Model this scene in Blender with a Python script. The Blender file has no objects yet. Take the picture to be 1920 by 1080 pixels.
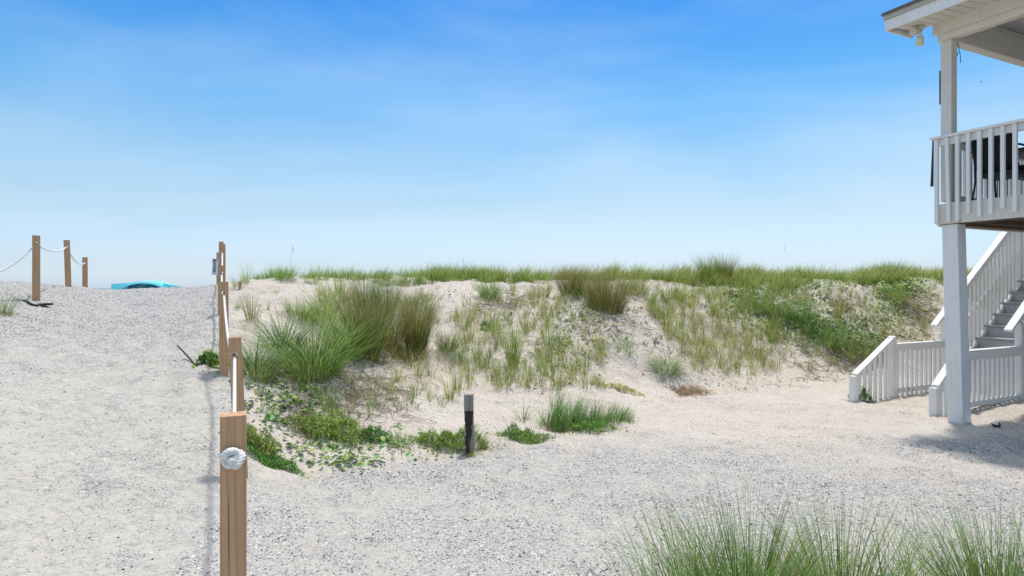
import bpy, bmesh, math, random
import numpy as np
from mathutils import Vector, Matrix
random.seed(7); rng = np.random.default_rng(7)
S = bpy.context.scene
COL = S.collection
R = math.radians

# ------------------------------------------------------------------ camera, sky, sun, exposure
F = 1150.0; EYE = 1.7
cam_d = bpy.data.cameras.new('camera'); cam = bpy.data.objects.new('camera', cam_d); COL.objects.link(cam)
cam_d.sensor_width = 36.0; cam_d.lens = 36.0*F/1920.0
cam_d.clip_start = 0.05; cam_d.clip_end = 30000
cam.location = (0, 0, EYE); cam.rotation_euler = (R(90), 0, 0)
S.camera = cam
SUN_AZ, SUN_EL = R(23.5), R(76.0)
sun_dir = Vector((math.sin(SUN_AZ)*math.cos(SUN_EL), math.cos(SUN_AZ)*math.cos(SUN_EL), math.sin(SUN_EL)))
sd = bpy.data.lights.new('sun', 'SUN'); sd.energy = 2.35; sd.angle = R(3.6); sd.color = (1.0, .955, .89)
sun = bpy.data.objects.new('sun', sd); COL.objects.link(sun)
sun.rotation_euler = (-sun_dir).to_track_quat('-Z', 'Y').to_euler(); sun.location = (5, 8, 30)
W = bpy.data.worlds.new('World'); S.world = W; W.use_nodes = True
wn, wl = W.node_tree.nodes, W.node_tree.links
wn.clear()
wo = wn.new('ShaderNodeOutputWorld'); bg = wn.new('ShaderNodeBackground'); sky = wn.new('ShaderNodeTexSky')
sky.sky_type = 'NISHITA'; sky.sun_disc = False; sky.sun_elevation = SUN_EL; sky.sun_rotation = SUN_AZ
sky.air_density = 1.0; sky.dust_density = 0.6; sky.ozone_density = 1.0
bg.inputs['Strength'].default_value = 0.15
tc = wn.new('ShaderNodeTexCoord'); sx = wn.new('ShaderNodeSeparateXYZ')
wl.new(tc.outputs['Generated'], sx.inputs[0])
tint = wn.new('ShaderNodeValToRGB'); cr = tint.color_ramp           # how much bluer than the model the air is, by height
SKY_TINT = [(0.0, (.60, .76, 1.15)), (.035, (.55, .635, .86)), (.121, (.65, .685, .71)), (.205, (.56, .72, .76)), (.284, (.36, .69, .84)), (.425, (.14, .53, .88)), (.60, (1.5, 1.35, 1.1)), (1.0, (2.2, 1.75, 1.25))]
while len(cr.elements) < len(SKY_TINT): cr.elements.new(.5)
for e, (p, c) in zip(cr.elements, SKY_TINT): e.position = p; e.color = (*c, 1)
wl.new(sx.outputs['Z'], tint.inputs[0])
mul = wn.new('ShaderNodeMix'); mul.data_type = 'RGBA'; mul.blend_type = 'MULTIPLY'; mul.inputs[0].default_value = 1
wl.new(sky.outputs[0], mul.inputs[6]); wl.new(tint.outputs[0], mul.inputs[7])
# thin cirrus: stretched noise over the sky directions
mp = wn.new('ShaderNodeMapping'); mp.inputs['Scale'].default_value = (.9, .9, 4.0); mp.inputs['Rotation'].default_value = (R(8), R(-14), 0)
wl.new(tc.outputs['Generated'], mp.inputs[0])
nz = wn.new('ShaderNodeTexNoise'); nz.inputs['Scale'].default_value = 1.6; nz.inputs['Detail'].default_value = 6; nz.inputs['Roughness'].default_value = .5; nz.inputs['Distortion'].default_value = .5
wl.new(mp.outputs[0], nz.inputs[0])
mr = wn.new('ShaderNodeMapRange'); mr.inputs[1].default_value = .42; mr.inputs[2].default_value = .85; mr.inputs[3].default_value = 0; mr.inputs[4].default_value = .42
wl.new(nz.outputs[0], mr.inputs[0])
cl = wn.new('ShaderNodeMix'); cl.data_type = 'RGBA'; cl.inputs[7].default_value = (3.9, 4.5, 4.95, 1)
wl.new(mr.outputs[0], cl.inputs[0]); wl.new(mul.outputs[2], cl.inputs[6])
wl.new(cl.outputs[2], bg.inputs[0]); wl.new(bg.outputs[0], wo.inputs[0])
S.view_settings.view_transform = 'Standard'; S.view_settings.look = 'None'
S.view_settings.exposure = 0.45; S.view_settings.gamma = 1.0; S.view_settings.use_curve_mapping = False
S.render.engine = 'CYCLES'; S.cycles.max_bounces = 6; S.cycles.diffuse_bounces = 4
try: S.cycles.use_denoising = True
except Exception: pass

# ------------------------------------------------------------------ materials
def newmat(name):
    m = bpy.data.materials.new(name); m.use_nodes = True
    n = m.node_tree.nodes; b = n['Principled BSDF']
    return m, n, m.node_tree.links, b
def noise_node(n, l, coord, scale, detail=3, rough=.55, vec_scale=None):
    src = coord
    if vec_scale:
        mpn = n.new('ShaderNodeMapping'); mpn.inputs['Scale'].default_value = vec_scale; l.new(coord, mpn.inputs[0]); src = mpn.outputs[0]
    t = n.new('ShaderNodeTexNoise'); t.inputs['Scale'].default_value = scale; t.inputs['Detail'].default_value = detail; t.inputs['Roughness'].default_value = rough
    l.new(src, t.inputs['Vector']); return t
def ramp(n, l, src, stops):
    r = n.new('ShaderNodeValToRGB'); e = r.color_ramp.elements
    while len(e) < len(stops): e.new(.5)
    for k, (p, c) in zip(e, stops): k.position = p; k.color = (*c, 1) if len(c) == 3 else c
    l.new(src, r.inputs[0]); return r
def mixc(n, l, fac, a, b, mode='MIX'):
    m = n.new('ShaderNodeMix'); m.data_type = 'RGBA'; m.blend_type = mode
    for i, v in ((0, fac), (6, a), (7, b)):
        if hasattr(v, 'links'): l.new(v, m.inputs[i])
        elif i == 0: m.inputs[0].default_value = v
        else: m.inputs[i].default_value = (*v, 1)
    return m.outputs[2]
def paint_mat(name, col, dirt=(.42, .38, .32), amount=.35, rough=.55):
    m, n, l, b = newmat(name)
    g = n.new('ShaderNodeNewGeometry').outputs['Position']
    a = noise_node(n, l, g, 2.2, 5, .65, (1, 1, .5)); c = noise_node(n, l, g, 38, 3, .6, (1, 1, .12))
    r1 = ramp(n, l, a.outputs[0], [(.42, (0, 0, 0)), (.78, (1, 1, 1))]); r2 = ramp(n, l, c.outputs[0], [(.52, (0, 0, 0)), (.8, (1, 1, 1))])
    mm = n.new('ShaderNodeMath'); mm.operation = 'MULTIPLY_ADD'; mm.inputs[1].default_value = amount*.6
    l.new(r1.outputs[0], mm.inputs[0])
    m2 = n.new('ShaderNodeMath'); m2.operation = 'MULTIPLY'; m2.inputs[1].default_value = amount; l.new(r2.outputs[0], m2.inputs[0]); l.new(m2.outputs[0], mm.inputs[2])
    sp = noise_node(n, l, g, 60, 2, .5); r3 = ramp(n, l, sp.outputs[0], [(.72, (0, 0, 0)), (.76, (.55, .55, .55))])
    c1 = mixc(n, l, mm.outputs[0], col, dirt); c2 = mixc(n, l, r3.outputs[0], c1, tuple(x*.6 for x in dirt))
    l.new(c2, b.inputs['Base Color']); b.inputs['Roughness'].default_value = rough
    bp = n.new('ShaderNodeBump'); bp.inputs['Strength'].default_value = .25; bp.inputs['Distance'].default_value = .004
    l.new(c.outputs[0], bp.inputs['Height']); l.new(bp.outputs[0], b.inputs['Normal'])
    return m
def wood_mat(name, c0, c1, cd, gscale=26, knots=True, rough=.8):
    m, n, l, b = newmat(name)
    g = n.new('ShaderNodeTexCoord').outputs['Object']
    a = noise_node(n, l, g, gscale, 4, .6, (1, 1, .05)); 
    w = n.new('ShaderNodeTexWave'); w.inputs['Scale'].default_value = 11; w.inputs['Distortion'].default_value = 7; w.inputs['Detail'].default_value = 2
    mpn = n.new('ShaderNodeMapping'); mpn.inputs['Scale'].default_value = (1, 1, .07); l.new(g, mpn.inputs[0]); l.new(mpn.outputs[0], w.inputs['Vector'])
    r1 = ramp(n, l, a.outputs[0], [(.3, c0), (.62, c1)]); 
    c = mixc(n, l, ramp(n, l, w.outputs[0], [(.45, (0, 0, 0)), (1, (.55, .55, .55))]).outputs[0], r1.outputs[0], cd)
    lo = noise_node(n, l, g, 3, 2, .5); c = mixc(n, l, ramp(n, l, lo.outputs[0], [(.4, (0, 0, 0)), (.7, (.35, .35, .35))]).outputs[0], c, tuple(x*.75 for x in c1))
    ck = noise_node(n, l, g, 60, 2, .5, (1, 1, .018)); c = mixc(n, l, ramp(n, l, ck.outputs[0], [(.66, (0, 0, 0)), (.72, (.7, .7, .7))]).outputs[0], c, tuple(x*.4 for x in cd))
    if knots:
        v = n.new('ShaderNodeTexVoronoi'); v.inputs['Scale'].default_value = 6; mq = n.new('ShaderNodeMapping'); mq.inputs['Scale'].default_value = (1, 1, .6); l.new(g, mq.inputs[0]); l.new(mq.outputs[0], v.inputs['Vector'])
        c = mixc(n, l, ramp(n, l, v.outputs['Distance'], [(.05, (.8, .8, .8)), (.11, (0, 0, 0))]).outputs[0], c, tuple(x*.45 for x in cd))
    l.new(c, b.inputs['Base Color']); b.inputs['Roughness'].default_value = rough
    bp = n.new('ShaderNodeBump'); bp.inputs['Strength'].default_value = .5; bp.inputs['Distance'].default_value = .004
    l.new(a.outputs[0], bp.inputs['Height']); l.new(bp.outputs[0], b.inputs['Normal'])
    return m
def flat_mat(name, col, rough=.6, var=.12, scale=9, metallic=0):
    m, n, l, b = newmat(name)
    g = n.new('ShaderNodeTexCoord').outputs['Object']
    a = noise_node(n, l, g, scale, 4)
    c = ramp(n, l, a.outputs[0], [(.3, tuple(x*(1-var) for x in col)), (.7, tuple(min(1, x*(1+var)) for x in col))])
    l.new(c.outputs[0], b.inputs['Base Color']); b.inputs['Roughness'].default_value = rough; b.inputs['Metallic'].default_value = metallic
    return m
def leaf_mat(name, trans=.35, rough=.55):
    """foliage: the colour of each blade or leaf is stored per blade"""
    m = bpy.data.materials.new(name); m.use_nodes = True; n = m.node_tree.nodes; l = m.node_tree.links; n.clear()
    o = n.new('ShaderNodeOutputMaterial'); at = n.new('ShaderNodeAttribute'); at.attribute_name = 'tone'
    d = n.new('ShaderNodeBsdfPrincipled'); d.inputs['Roughness'].default_value = rough; d.inputs['Specular IOR Level'].default_value = .25
    t = n.new('ShaderNodeBsdfTranslucent'); mx = n.new('ShaderNodeMixShader'); mx.inputs[0].default_value = trans
    oi = n.new('ShaderNodeObjectInfo'); hs = n.new('ShaderNodeHueSaturation')
    ma = n.new('ShaderNodeMapRange'); ma.inputs[3].default_value = .485; ma.inputs[4].default_value = .51; l.new(oi.outputs['Random'], ma.inputs[0]); l.new(ma.outputs[0], hs.inputs['Hue'])
    mb = n.new('ShaderNodeMapRange'); mb.inputs[3].default_value = 1.15; mb.inputs[4].default_value = .85; l.new(oi.outputs['Random'], mb.inputs[0]); l.new(mb.outputs[0], hs.inputs['Value'])
    l.new(at.outputs['Color'], hs.inputs['Color']); l.new(hs.outputs[0], d.inputs['Base Color']); l.new(hs.outputs[0], t.inputs['Color'])
    l.new(d.outputs[0], mx.inputs[1]); l.new(t.outputs[0], mx.inputs[2]); l.new(mx.outputs[0], o.inputs[0])
    return m
M = {}
M['paint'] = paint_mat('weathered white paint', (.80, .79, .76))
M['paint_rail'] = paint_mat('white railing paint', (.81, .80, .77), amount=.25)
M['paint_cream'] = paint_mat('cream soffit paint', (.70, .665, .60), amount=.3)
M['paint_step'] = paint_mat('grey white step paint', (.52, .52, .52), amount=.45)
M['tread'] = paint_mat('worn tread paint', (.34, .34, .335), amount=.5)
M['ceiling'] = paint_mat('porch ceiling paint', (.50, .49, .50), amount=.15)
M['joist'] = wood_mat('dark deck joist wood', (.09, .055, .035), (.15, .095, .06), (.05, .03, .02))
M['board'] = wood_mat('deck board wood', (.16, .12, .09), (.24, .19, .15), (.1, .07, .05))
M['shingle'] = flat_mat('roof shingle', (.16, .15, .14), .9, .3, 30)
M['drip'] = paint_mat('aged drip edge', (.47, .42, .34), amount=.5)
M['post'] = wood_mat('treated pine post', (.50, .285, .145), (.62, .385, .215), (.36, .19, .09))
M['oldpost'] = wood_mat('weathered grey post', (.22, .20, .165), (.33, .30, .255), (.20, .18, .15), 40, False)
M['char'] = wood_mat('blackened wood', (.008, .007, .007), (.03, .025, .022), (.07, .035, .02), 30, False)
M['rope'] = flat_mat('white rope', (.74, .73, .70), .75, .15, 60)
M['black'] = flat_mat('black powder coated metal', (.006, .006, .007), .4, .1)
M['sling'] = flat_mat('black sling fabric', (.005, .005, .006), .75, .2, 60)
M['teal'] = flat_mat('turquoise tent fabric', (.22, .80, .90), .7, .06, 2)
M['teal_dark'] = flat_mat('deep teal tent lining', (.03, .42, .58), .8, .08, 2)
M['signw'] = flat_mat('white sign panel', (.66, .68, .72), .5, .06)
M['signk'] = flat_mat('black sign print', (.02, .02, .03), .6, .1)
M['drift'] = wood_mat('dark driftwood', (.02, .015, .012), (.05, .038, .03), (.012, .01, .008), 30, False)
M['twig'] = flat_mat('dry twig', (.25, .215, .185), .85, .35, 5)
M['leaf'] = leaf_mat('grass blade'); M['leaf_thick'] = leaf_mat('fleshy leaf', .25, .45)
M['metal_cream'] = flat_mat('cream lamp housing', (.60, .57, .50), .4, .08)
M['bird'] = flat_mat('dark bird plumage', (.06, .06, .07), .7, .2)
M['siding'] = paint_mat('cream lap siding', (.60, .58, .53), amount=.2)
M['glass'] = flat_mat('dark window glass', (.03, .04, .05), .1, .1)

def sand_mat():
    m, n, l, b = newmat('sand and crushed gravel')
    g = n.new('ShaderNodeNewGeometry').outputs['Position']
    at = n.new('ShaderNodeAttribute'); at.attribute_name = 'gravel'
    zone = n.new('ShaderNodeSeparateColor'); l.new(at.outputs['Color'], zone.inputs[0])
    # dune sand
    a = noise_node(n, l, g, 1.3, 5, .6)
    sand = ramp(n, l, a.outputs[0], [(.25, (.53, .455, .38)), (.5, (.58, .515, .445)), (.75, (.62, .575, .515))]).outputs[0]
    f = noise_node(n, l, g, 70, 3, .6)
    sand = mixc(n, l, ramp(n, l, f.outputs[0], [(.60, (0, 0, 0)), (.75, (.45, .45, .45))]).outputs[0], sand, (.30, .24, .19))
    # crushed gravel and shell: pale with blue grey and dark bits
    nw = noise_node(n, l, g, 8, 2, .5)
    def chips(scale, stops, off):
        v = n.new('ShaderNodeTexVoronoi'); v.inputs['Scale'].default_value = scale; v.inputs['Randomness'].default_value = 1
        ad = n.new('ShaderNodeVectorMath'); ad.operation = 'ADD'; ad.inputs[1].default_value = (off, off*2, off); l.new(g, ad.inputs[0]); l.new(ad.outputs[0], v.inputs['Vector'])
        sc = n.new('ShaderNodeSeparateColor'); l.new(v.outputs['Color'], sc.inputs[0])
        return v, sc, ramp(n, l, sc.outputs[0], stops).outputs[0]
    v1, s1, c1 = chips(88, [(0, (.03, .03, .035)), (.12, (.10, .105, .115)), (.28, (.22, .225, .235)), (.47, (.37, .37, .36)), (.64, (.50, .485, .445)), (.88, (.62, .59, .53)), (1, (.78, .76, .71))], 3.1)
    v2, s2, c2 = chips(190, [(0, (.10, .105, .125)), (.25, (.27, .275, .29)), (.5, (.45, .43, .40)), (1, (.60, .57, .52))], 7.7)
    mott = noise_node(n, l, g, 17, 5, .75, (1, 1, 1))
    base = mixc(n, l, a.outputs[0], (.50, .47, .41), (.55, .52, .46))
    base = mixc(n, l, ramp(n, l, mott.outputs[0], [(.50, (0, 0, 0)), (.70, (.8, .8, .8))]).outputs[0], base, (.30, .285, .26))
    dens = noise_node(n, l, g, .9, 5, .68, (1, 1.0, 1)); dens2 = noise_node(n, l, g, 5.5, 4, .7)
    ds = n.new('ShaderNodeMath'); ds.operation = 'ADD'; l.new(dens.outputs[0], ds.inputs[0]); l.new(dens2.outputs[0], ds.inputs[1])
    dd = n.new('ShaderNodeMath'); dd.operation = 'MULTIPLY'; l.new(ds.outputs[0], dd.inputs[0]); dd.inputs[1].default_value = .5
    da = n.new('ShaderNodeMath'); da.operation = 'MULTIPLY_ADD'; l.new(zone.outputs[1], da.inputs[0]); da.inputs[1].default_value = .30; l.new(dd.outputs[0], da.inputs[2])
    # chip present if its own random is below the local density
    def present(sc, k, lo, hi):
        sb = n.new('ShaderNodeMath'); sb.operation = 'SUBTRACT'
        mm = n.new('ShaderNodeMapRange'); mm.inputs[1].default_value = lo; mm.inputs[2].default_value = hi; mm.inputs[3].default_value = 0.03; mm.inputs[4].default_value = k; l.new(da.outputs[0], mm.inputs[0])
        l.new(mm.outputs[0], sb.inputs[0]); l.new(sc.outputs[1], sb.inputs[1])
        gt = n.new('ShaderNodeMath'); gt.operation = 'GREATER_THAN'; gt.inputs[1].default_value = 0; l.new(sb.outputs[0], gt.inputs[0]); return gt.outputs[0]
    grav = mixc(n, l, present(s2, .95, .38, .60), base, c2)
    grav = mixc(n, l, present(s1, .62, .43, .64), grav, c1)
    mixz = n.new('ShaderNodeMath'); mixz.operation = 'ADD'; l.new(zone.outputs[0], mixz.inputs[0]); zn = noise_node(n, l, g, 2.4, 5, .7)
    z2 = n.new('ShaderNodeMapRange'); z2.inputs[3].default_value = -.9; z2.inputs[4].default_value = .9; l.new(zn.outputs[0], z2.inputs[0]); l.new(z2.outputs[0], mixz.inputs[1])
    zr = ramp(n, l, mixz.outputs[0], [(.15, (0, 0, 0)), (.85, (1, 1, 1))]).outputs[0]
    # a thin sprinkle of dark bits in the sand zone too
    v3, s3, c3 = chips(48, [(0, (.05, .04, .03)), (1, (.20, .16, .12))], 1.3)
    lt = n.new('ShaderNodeMath'); lt.operation = 'LESS_THAN'; lt.inputs[1].default_value = .5; szm = n.new('ShaderNodeMath'); szm.operation = 'MULTIPLY_ADD'; l.new(s3.outputs[1], szm.inputs[0]); szm.inputs[1].default_value = 22; l.new(v3.outputs['Distance'], szm.inputs[2]); l.new(szm.outputs[0], lt.inputs[0])
    sand = mixc(n, l, lt.outputs[0], sand, c3)
    l4 = n.new('ShaderNodeMath'); l4.operation = 'LESS_THAN'; l.new(s1.outputs[1], l4.inputs[0]); ld = n.new('ShaderNodeMapRange'); ld.inputs[1].default_value = .40; ld.inputs[2].default_value = .62; ld.inputs[3].default_value = .01; ld.inputs[4].default_value = .17; l.new(dd.outputs[0], ld.inputs[0]); l.new(ld.outputs[0], l4.inputs[1])
    sand = mixc(n, l, l4.outputs[0], sand, c1)
    col = mixc(n, l, zr, sand, grav)
    l.new(col, b.inputs['Base Color']); b.inputs['Roughness'].default_value = .95; b.inputs['Specular IOR Level'].default_value = .15
    # relief: soft trodden dimples, ripples and grains
    bp1 = n.new('ShaderNodeBump'); bp1.inputs['Strength'].default_value = 1; bp1.inputs['Distance'].default_value = .075
    d1 = noise_node(n, l, g, 5.5, 4, .62); l.new(d1.outputs[0], bp1.inputs['Height'])
    bp2 = n.new('ShaderNodeBump'); bp2.inputs['Strength'].default_value = .75; bp2.inputs['Distance'].default_value = .016
    d2 = noise_node(n, l, g, 42, 4, .7); l.new(d2.outputs[0], bp2.inputs['Height']); l.new(bp1.outputs[0], bp2.inputs['Normal'])
    l.new(bp2.outputs[0], b.inputs['Normal'])
    return m
M['sand'] = sand_mat()

# ------------------------------------------------------------------ object helpers
def tag(o, label=None, cat=None, group=None, kind=None):
    if label: o['label'] = label
    if cat: o['category'] = cat
    if group: o['group'] = group
    if kind: o['kind'] = kind
    return o
def empty(name, loc, label, cat, group=None, rz=0):
    o = bpy.data.objects.new(name, None); COL.objects.link(o); o.location = loc; o.rotation_euler = (0, 0, rz)
    o.empty_display_size = .2
    return tag(o, label, cat, group)
class MB:
    def __init__(s): s.v = []; s.f = []; s.m = []; s.mi = 0
    def quadbox(s, c8):
        b = len(s.v); s.v += [tuple(p) for p in c8]
        for q in ((0, 3, 2, 1), (4, 5, 6, 7), (0, 1, 5, 4), (1, 2, 6, 5), (2, 3, 7, 6), (3, 0, 4, 7)): s.f.append(tuple(b+i for i in q)); s.m.append(s.mi)
    def box(s, x0, x1, y0, y1, z0, z1, fr=None):
        c = [(x0, y0, z0), (x1, y0, z0), (x1, y1, z0), (x0, y1, z0), (x0, y0, z1), (x1, y0, z1), (x1, y1, z1), (x0, y1, z1)]
        if fr: c = [fr(*p) for p in c]
        s.quadbox(c)
    def bar(s, p, q, w, h, up=(0, 0, 1)):
        """a straight timber from p to q, w wide and h deep, centred on the line"""
        p, q = Vector(p), Vector(q); d = (q-p).normalized(); u = Vector(up)
        sd_ = d.cross(u).normalized(); u = sd_.cross(d).normalized(); a, b = sd_*(w/2), u*(h/2)
        s.quadbox([p-a-b, p+a-b, q+a-b, q-a-b, p-a+b, p+a+b, q+a+b, q-a+b])
    def tube(s, pts, r, n=8, caps=True):
        pts = [Vector(p) for p in pts]; b = len(s.v); rs = r if isinstance(r, (list, tuple)) else [r]*len(pts)
        prev = None
        for i, p in enumerate(pts):
            d = (pts[min(i+1, len(pts)-1)]-pts[max(i-1, 0)]).normalized()
            if prev is None:
                a = d.cross(Vector((0, 0, 1)));
                if a.length < .05: a = d.cross(Vector((1, 0, 0)))
            else: a = prev-d*prev.dot(d)
            a.normalize(); prev = a; c = d.cross(a)
            for k in range(n):
                t = 2*math.pi*k/n; s.v.append(tuple(p+(a*math.cos(t)+c*math.sin(t))*rs[i]))
        for i in range(len(pts)-1):
            for k in range(n):
                s.f.append((b+i*n+k, b+i*n+(k+1) % n, b+(i+1)*n+(k+1) % n, b+(i+1)*n+k)); s.m.append(s.mi)
        if caps:
            s.f.append(tuple(b+k for k in reversed(range(n)))); s.m.append(s.mi)
            s.f.append(tuple(b+(len(pts)-1)*n+k for k in range(n))); s.m.append(s.mi)
    def build(s, name, mats, parent=None, bevel=0, smooth=False, label=None):
        me = bpy.data.meshes.new(name)
        off = parent.location if parent is not None else Vector((0, 0, 0))
        if parent is not None and parent.get('_off') is not None: off = Vector(parent['_off'])
        me.from_pydata([tuple(Vector(v)-Vector(off)) for v in s.v], [], s.f)
        mats = mats if isinstance(mats, list) else [mats]
        for m in mats: me.materials.append(m)
        me.polygons.foreach_set('material_index', s.m)
        if smooth: me.polygons.foreach_set('use_smooth', [True]*len(me.polygons))
        me.update()
        bm = bmesh.new(); bm.from_mesh(me); bmesh.ops.recalc_face_normals(bm, faces=bm.faces)
        if bevel: bmesh.ops.bevel(bm, geom=[e for e in bm.edges if e.calc_face_angle(0) > .6], offset=bevel, segments=1, affect='EDGES')
        bm.to_mesh(me); bm.free()
        o = bpy.data.objects.new(name, me); COL.objects.link(o)
        if parent is not None: o.parent = parent
        if label: o['label'] = label
        return o
def sub(mb, name, mats, parent, root, **k):
    """a sub-part: built in world coordinates, child of a part whose own origin is the root's"""
    me_off = root.location
    o = mb.build(name, mats, None, **k)
    o.data.transform(Matrix.Translation(-Vector(me_off))); o.parent = parent
    return o
def P(px, py, Z): return Vector(((px-960)/F*Z, Z, EYE-(py-540)/F*Z))

# ------------------------------------------------------------------ terrain
def vnoise(x, y, seed):
    xi = np.floor(x).astype(np.int64); yi = np.floor(y).astype(np.int64); fx = x-xi; fy = y-yi
    fx = fx*fx*(3-2*fx); fy = fy*fy*(3-2*fy)
    def h(a, b):
        n = (a*374761393+b*668265263+seed*1274126177) & 0xffffffff
        n = ((n ^ (n >> 13))*1274126177) & 0xffffffff
        return ((n ^ (n >> 16)) & 0xffff)/65535.0
    return (h(xi, yi)*(1-fx)+h(xi+1, yi)*fx)*(1-fy)+(h(xi, yi+1)*(1-fx)+h(xi+1, yi+1)*fx)*fy-.5
def fbm(x, y, seed, oct=4, gain=.5):
    s = 0; a = 1
    for i in range(oct): s = s+a*vnoise(x*2**i+17.3*i, y*2**i-9.1*i, seed+i); a *= gain
    return s
CP = [ # (photo column, photo row, distance): sand heights read along the view
 (0,1080,3.3),(0,950,3.9),(0,800,5.1),(0,700,6.3),(0,640,7.2),(0,580,8.3),(0,540,9.6),(200,1080,3.4),(200,930,4.3),(200,800,5.4),(200,700,6.7),(200,620,8.3),(200,572,10.2),(200,547,13),
 (400,1080,3.5),(400,900,4.7),(400,800,5.5),(400,712,6.6),(400,640,7.8),(400,590,9.2),(400,553,11.3),(405,535,13.3),(300,547,13.8),(340,546,13.8),(250,548,13.8),(200,547,14.2),
 (550,882,5.6),(550,800,6.3),(550,720,7.2),(550,640,8.6),(550,565,11),(550,524,14),(700,885,5.65),(700,780,6.9),(700,700,8),(700,620,9.6),(700,552,12),(700,523,14.5),
 (880,850,6.3),(880,762,7.8),(880,700,8.9),(880,620,10.4),(880,548,13),(880,524,15.5),(1050,822,6.95),(1050,740,8.6),(1050,660,10),(1050,580,11.8),(1050,527,15),
 (1200,787,7.95),(1200,705,9.9),(1200,620,11),(1200,560,12.6),(1200,529,14.8),(1400,728,10.5),(1400,664,12),(1400,585,13.5),(1400,529,16),(1600,707,11.8),(1600,655,12.8),(1600,575,14.5),(1600,524,17),
 (1760,692,13),(1760,625,14.3),(1760,560,15.5),(1760,524,17.5),(1950,680,14),(1950,600,15.5),(1950,524,18),(2200,670,15),(2200,590,16.5),(2200,520,19),
 (67,566,9.3),(127,538,11.2),(159,541,13),(20,529,11.5),(-60,532,10.5),(-250,545,9),(-300,700,6),(-300,900,3.6),(-500,560,8)]
pts = []
for px, py, Z in CP: v = P(px, py, Z); pts.append((v.x, v.y, max(0.0, v.z)))
for x, y in ((-1, 0), (2, 0), (5, 0), (9, 0), (-1, 2), (1.5, 2), (4, 2), (8, 3), (12, 3), (0, 4), (2, 4), (5, 4.5), (9, 6), (13, 7), (3, 6), (6, 7), (9, 9), (14, 11), (1, 5), (4, 8), (7, 10), (-.7, 3.6), (17, 5), (17, 12)): pts.append((x, y, 0.0))
for x, y, h in ((-4, 0, .05), (-7, 0, .3), (-11, 0, .8), (-14, 4, 1.5), (-15, 10, 1.9), (-14, 16, 1.6)): pts.append((x, y, h))
for x in (-9, -6.5): pts.append((x, 17, 1.25)); pts.append((x, 20, .9))
for x in (-3, 1, 5, 9, 13, 18): pts.append((x, 18.2+max(0, x-6)*.25, 1.88)); pts.append((x, 21.5, 1.45))
pts = np.array(pts); XY = pts[:, :2]; H = pts[:, 2]
def tps(r2): return np.where(r2 > 1e-9, .5*r2*np.log(np.maximum(r2, 1e-9)), 0)
n_ = len(pts); D2 = ((XY[:, None]-XY[None])**2).sum(-1); A = np.zeros((n_+3, n_+3)); A[:n_, :n_] = tps(D2)+np.eye(n_)*.012
A[:n_, n_] = 1; A[:n_, n_+1:] = XY; A[n_, :n_] = 1; A[n_+1:, :n_] = XY.T
wts = np.linalg.solve(A, np.concatenate([H, [0, 0, 0]]))
def sstep(a, b, x): t = np.clip((x-a)/(b-a), 0, 1); return t*t*(3-2*t)
FARY = np.array([-9999, -20, 0, 8, 14, 18, 22, 26, 34, 45, 60, 120, 99999.]); FARH = np.array([0, 0, .3, 1.2, 1.8, 1.7, 1.3, .8, .25, -.5, -1.8, -5, -6.])
toe_px = np.array([-400, 380, 430, 480, 560, 700, 800, 880, 950, 1050, 1180, 1260, 1330, 1500, 1700, 2300.])
toe_z = np.array([60, 60, 8.2, 5.2, 5.7, 5.75, 6.1, 6.4, 6.7, 7.05, 7.5, 7.6, 7.2, 6.6, 6.1, 6.0])
dim_x = rng.uniform(-12, 11, 5200); dim_y = rng.uniform(.5, 14, 5200); dim_r = rng.uniform(.06, .16, 5200); dim_d = rng.uniform(.006, .028, 5200)*1.0
def zones(x, y):
    """gravel amount and extra chip density at a ground point"""
    yy = np.maximum(y, .3); px = 960+F*x/yy
    tz = np.interp(px, toe_px, toe_z)
    wd_ = np.interp(px, [900, 1250], [.7, 1.9]); g = 1-sstep(-wd_, .6, y-tz+.35*fbm(x*.9, y*.9, 31, 3))
    g = np.where(y < .3, 1, g)
    # strip of washed gravel beside the house pillar, pale sandy yard left of it
    ex = ((x-5.1)/1.9)**2+((y-6.6-.0*x)/.55)**2
    strip = np.exp(-ex*1.2)
    d = .25*fbm(x*.5, y*.5, 77, 3)+.9*strip
    d += -.22*np.exp(-((x-4.2)/2.2)**2-((y-8.4)/1.3)**2)
    g = np.clip(g-.55*np.exp(-((x-4.0)/1.6)**2-((y-7.9)/1.0)**2)+strip*.9, 0, 1)
    # gravel washed against the dune toe
    d += .35*np.exp(-((y-tz+.35)/.35)**2)*(px > 600)
    # left lane is cleaner close up, greyer higher up
    lane = sstep(-.2, -1.2, x+.32*(y-2)+.9)
    rut = np.exp(-((x+.475*y+.56+.05*np.sin(y*1.7))/.07)**2)+.7*np.exp(-((x+.475*y+.95+.06*np.sin(y*1.3+1))/.08)**2)+.8*np.exp(-((x+.44*y-.0)/.06)**2)
    d += lane*(-.34+.62*sstep(5.5, 10, y)+.25*rut)
    return g, d
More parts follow.
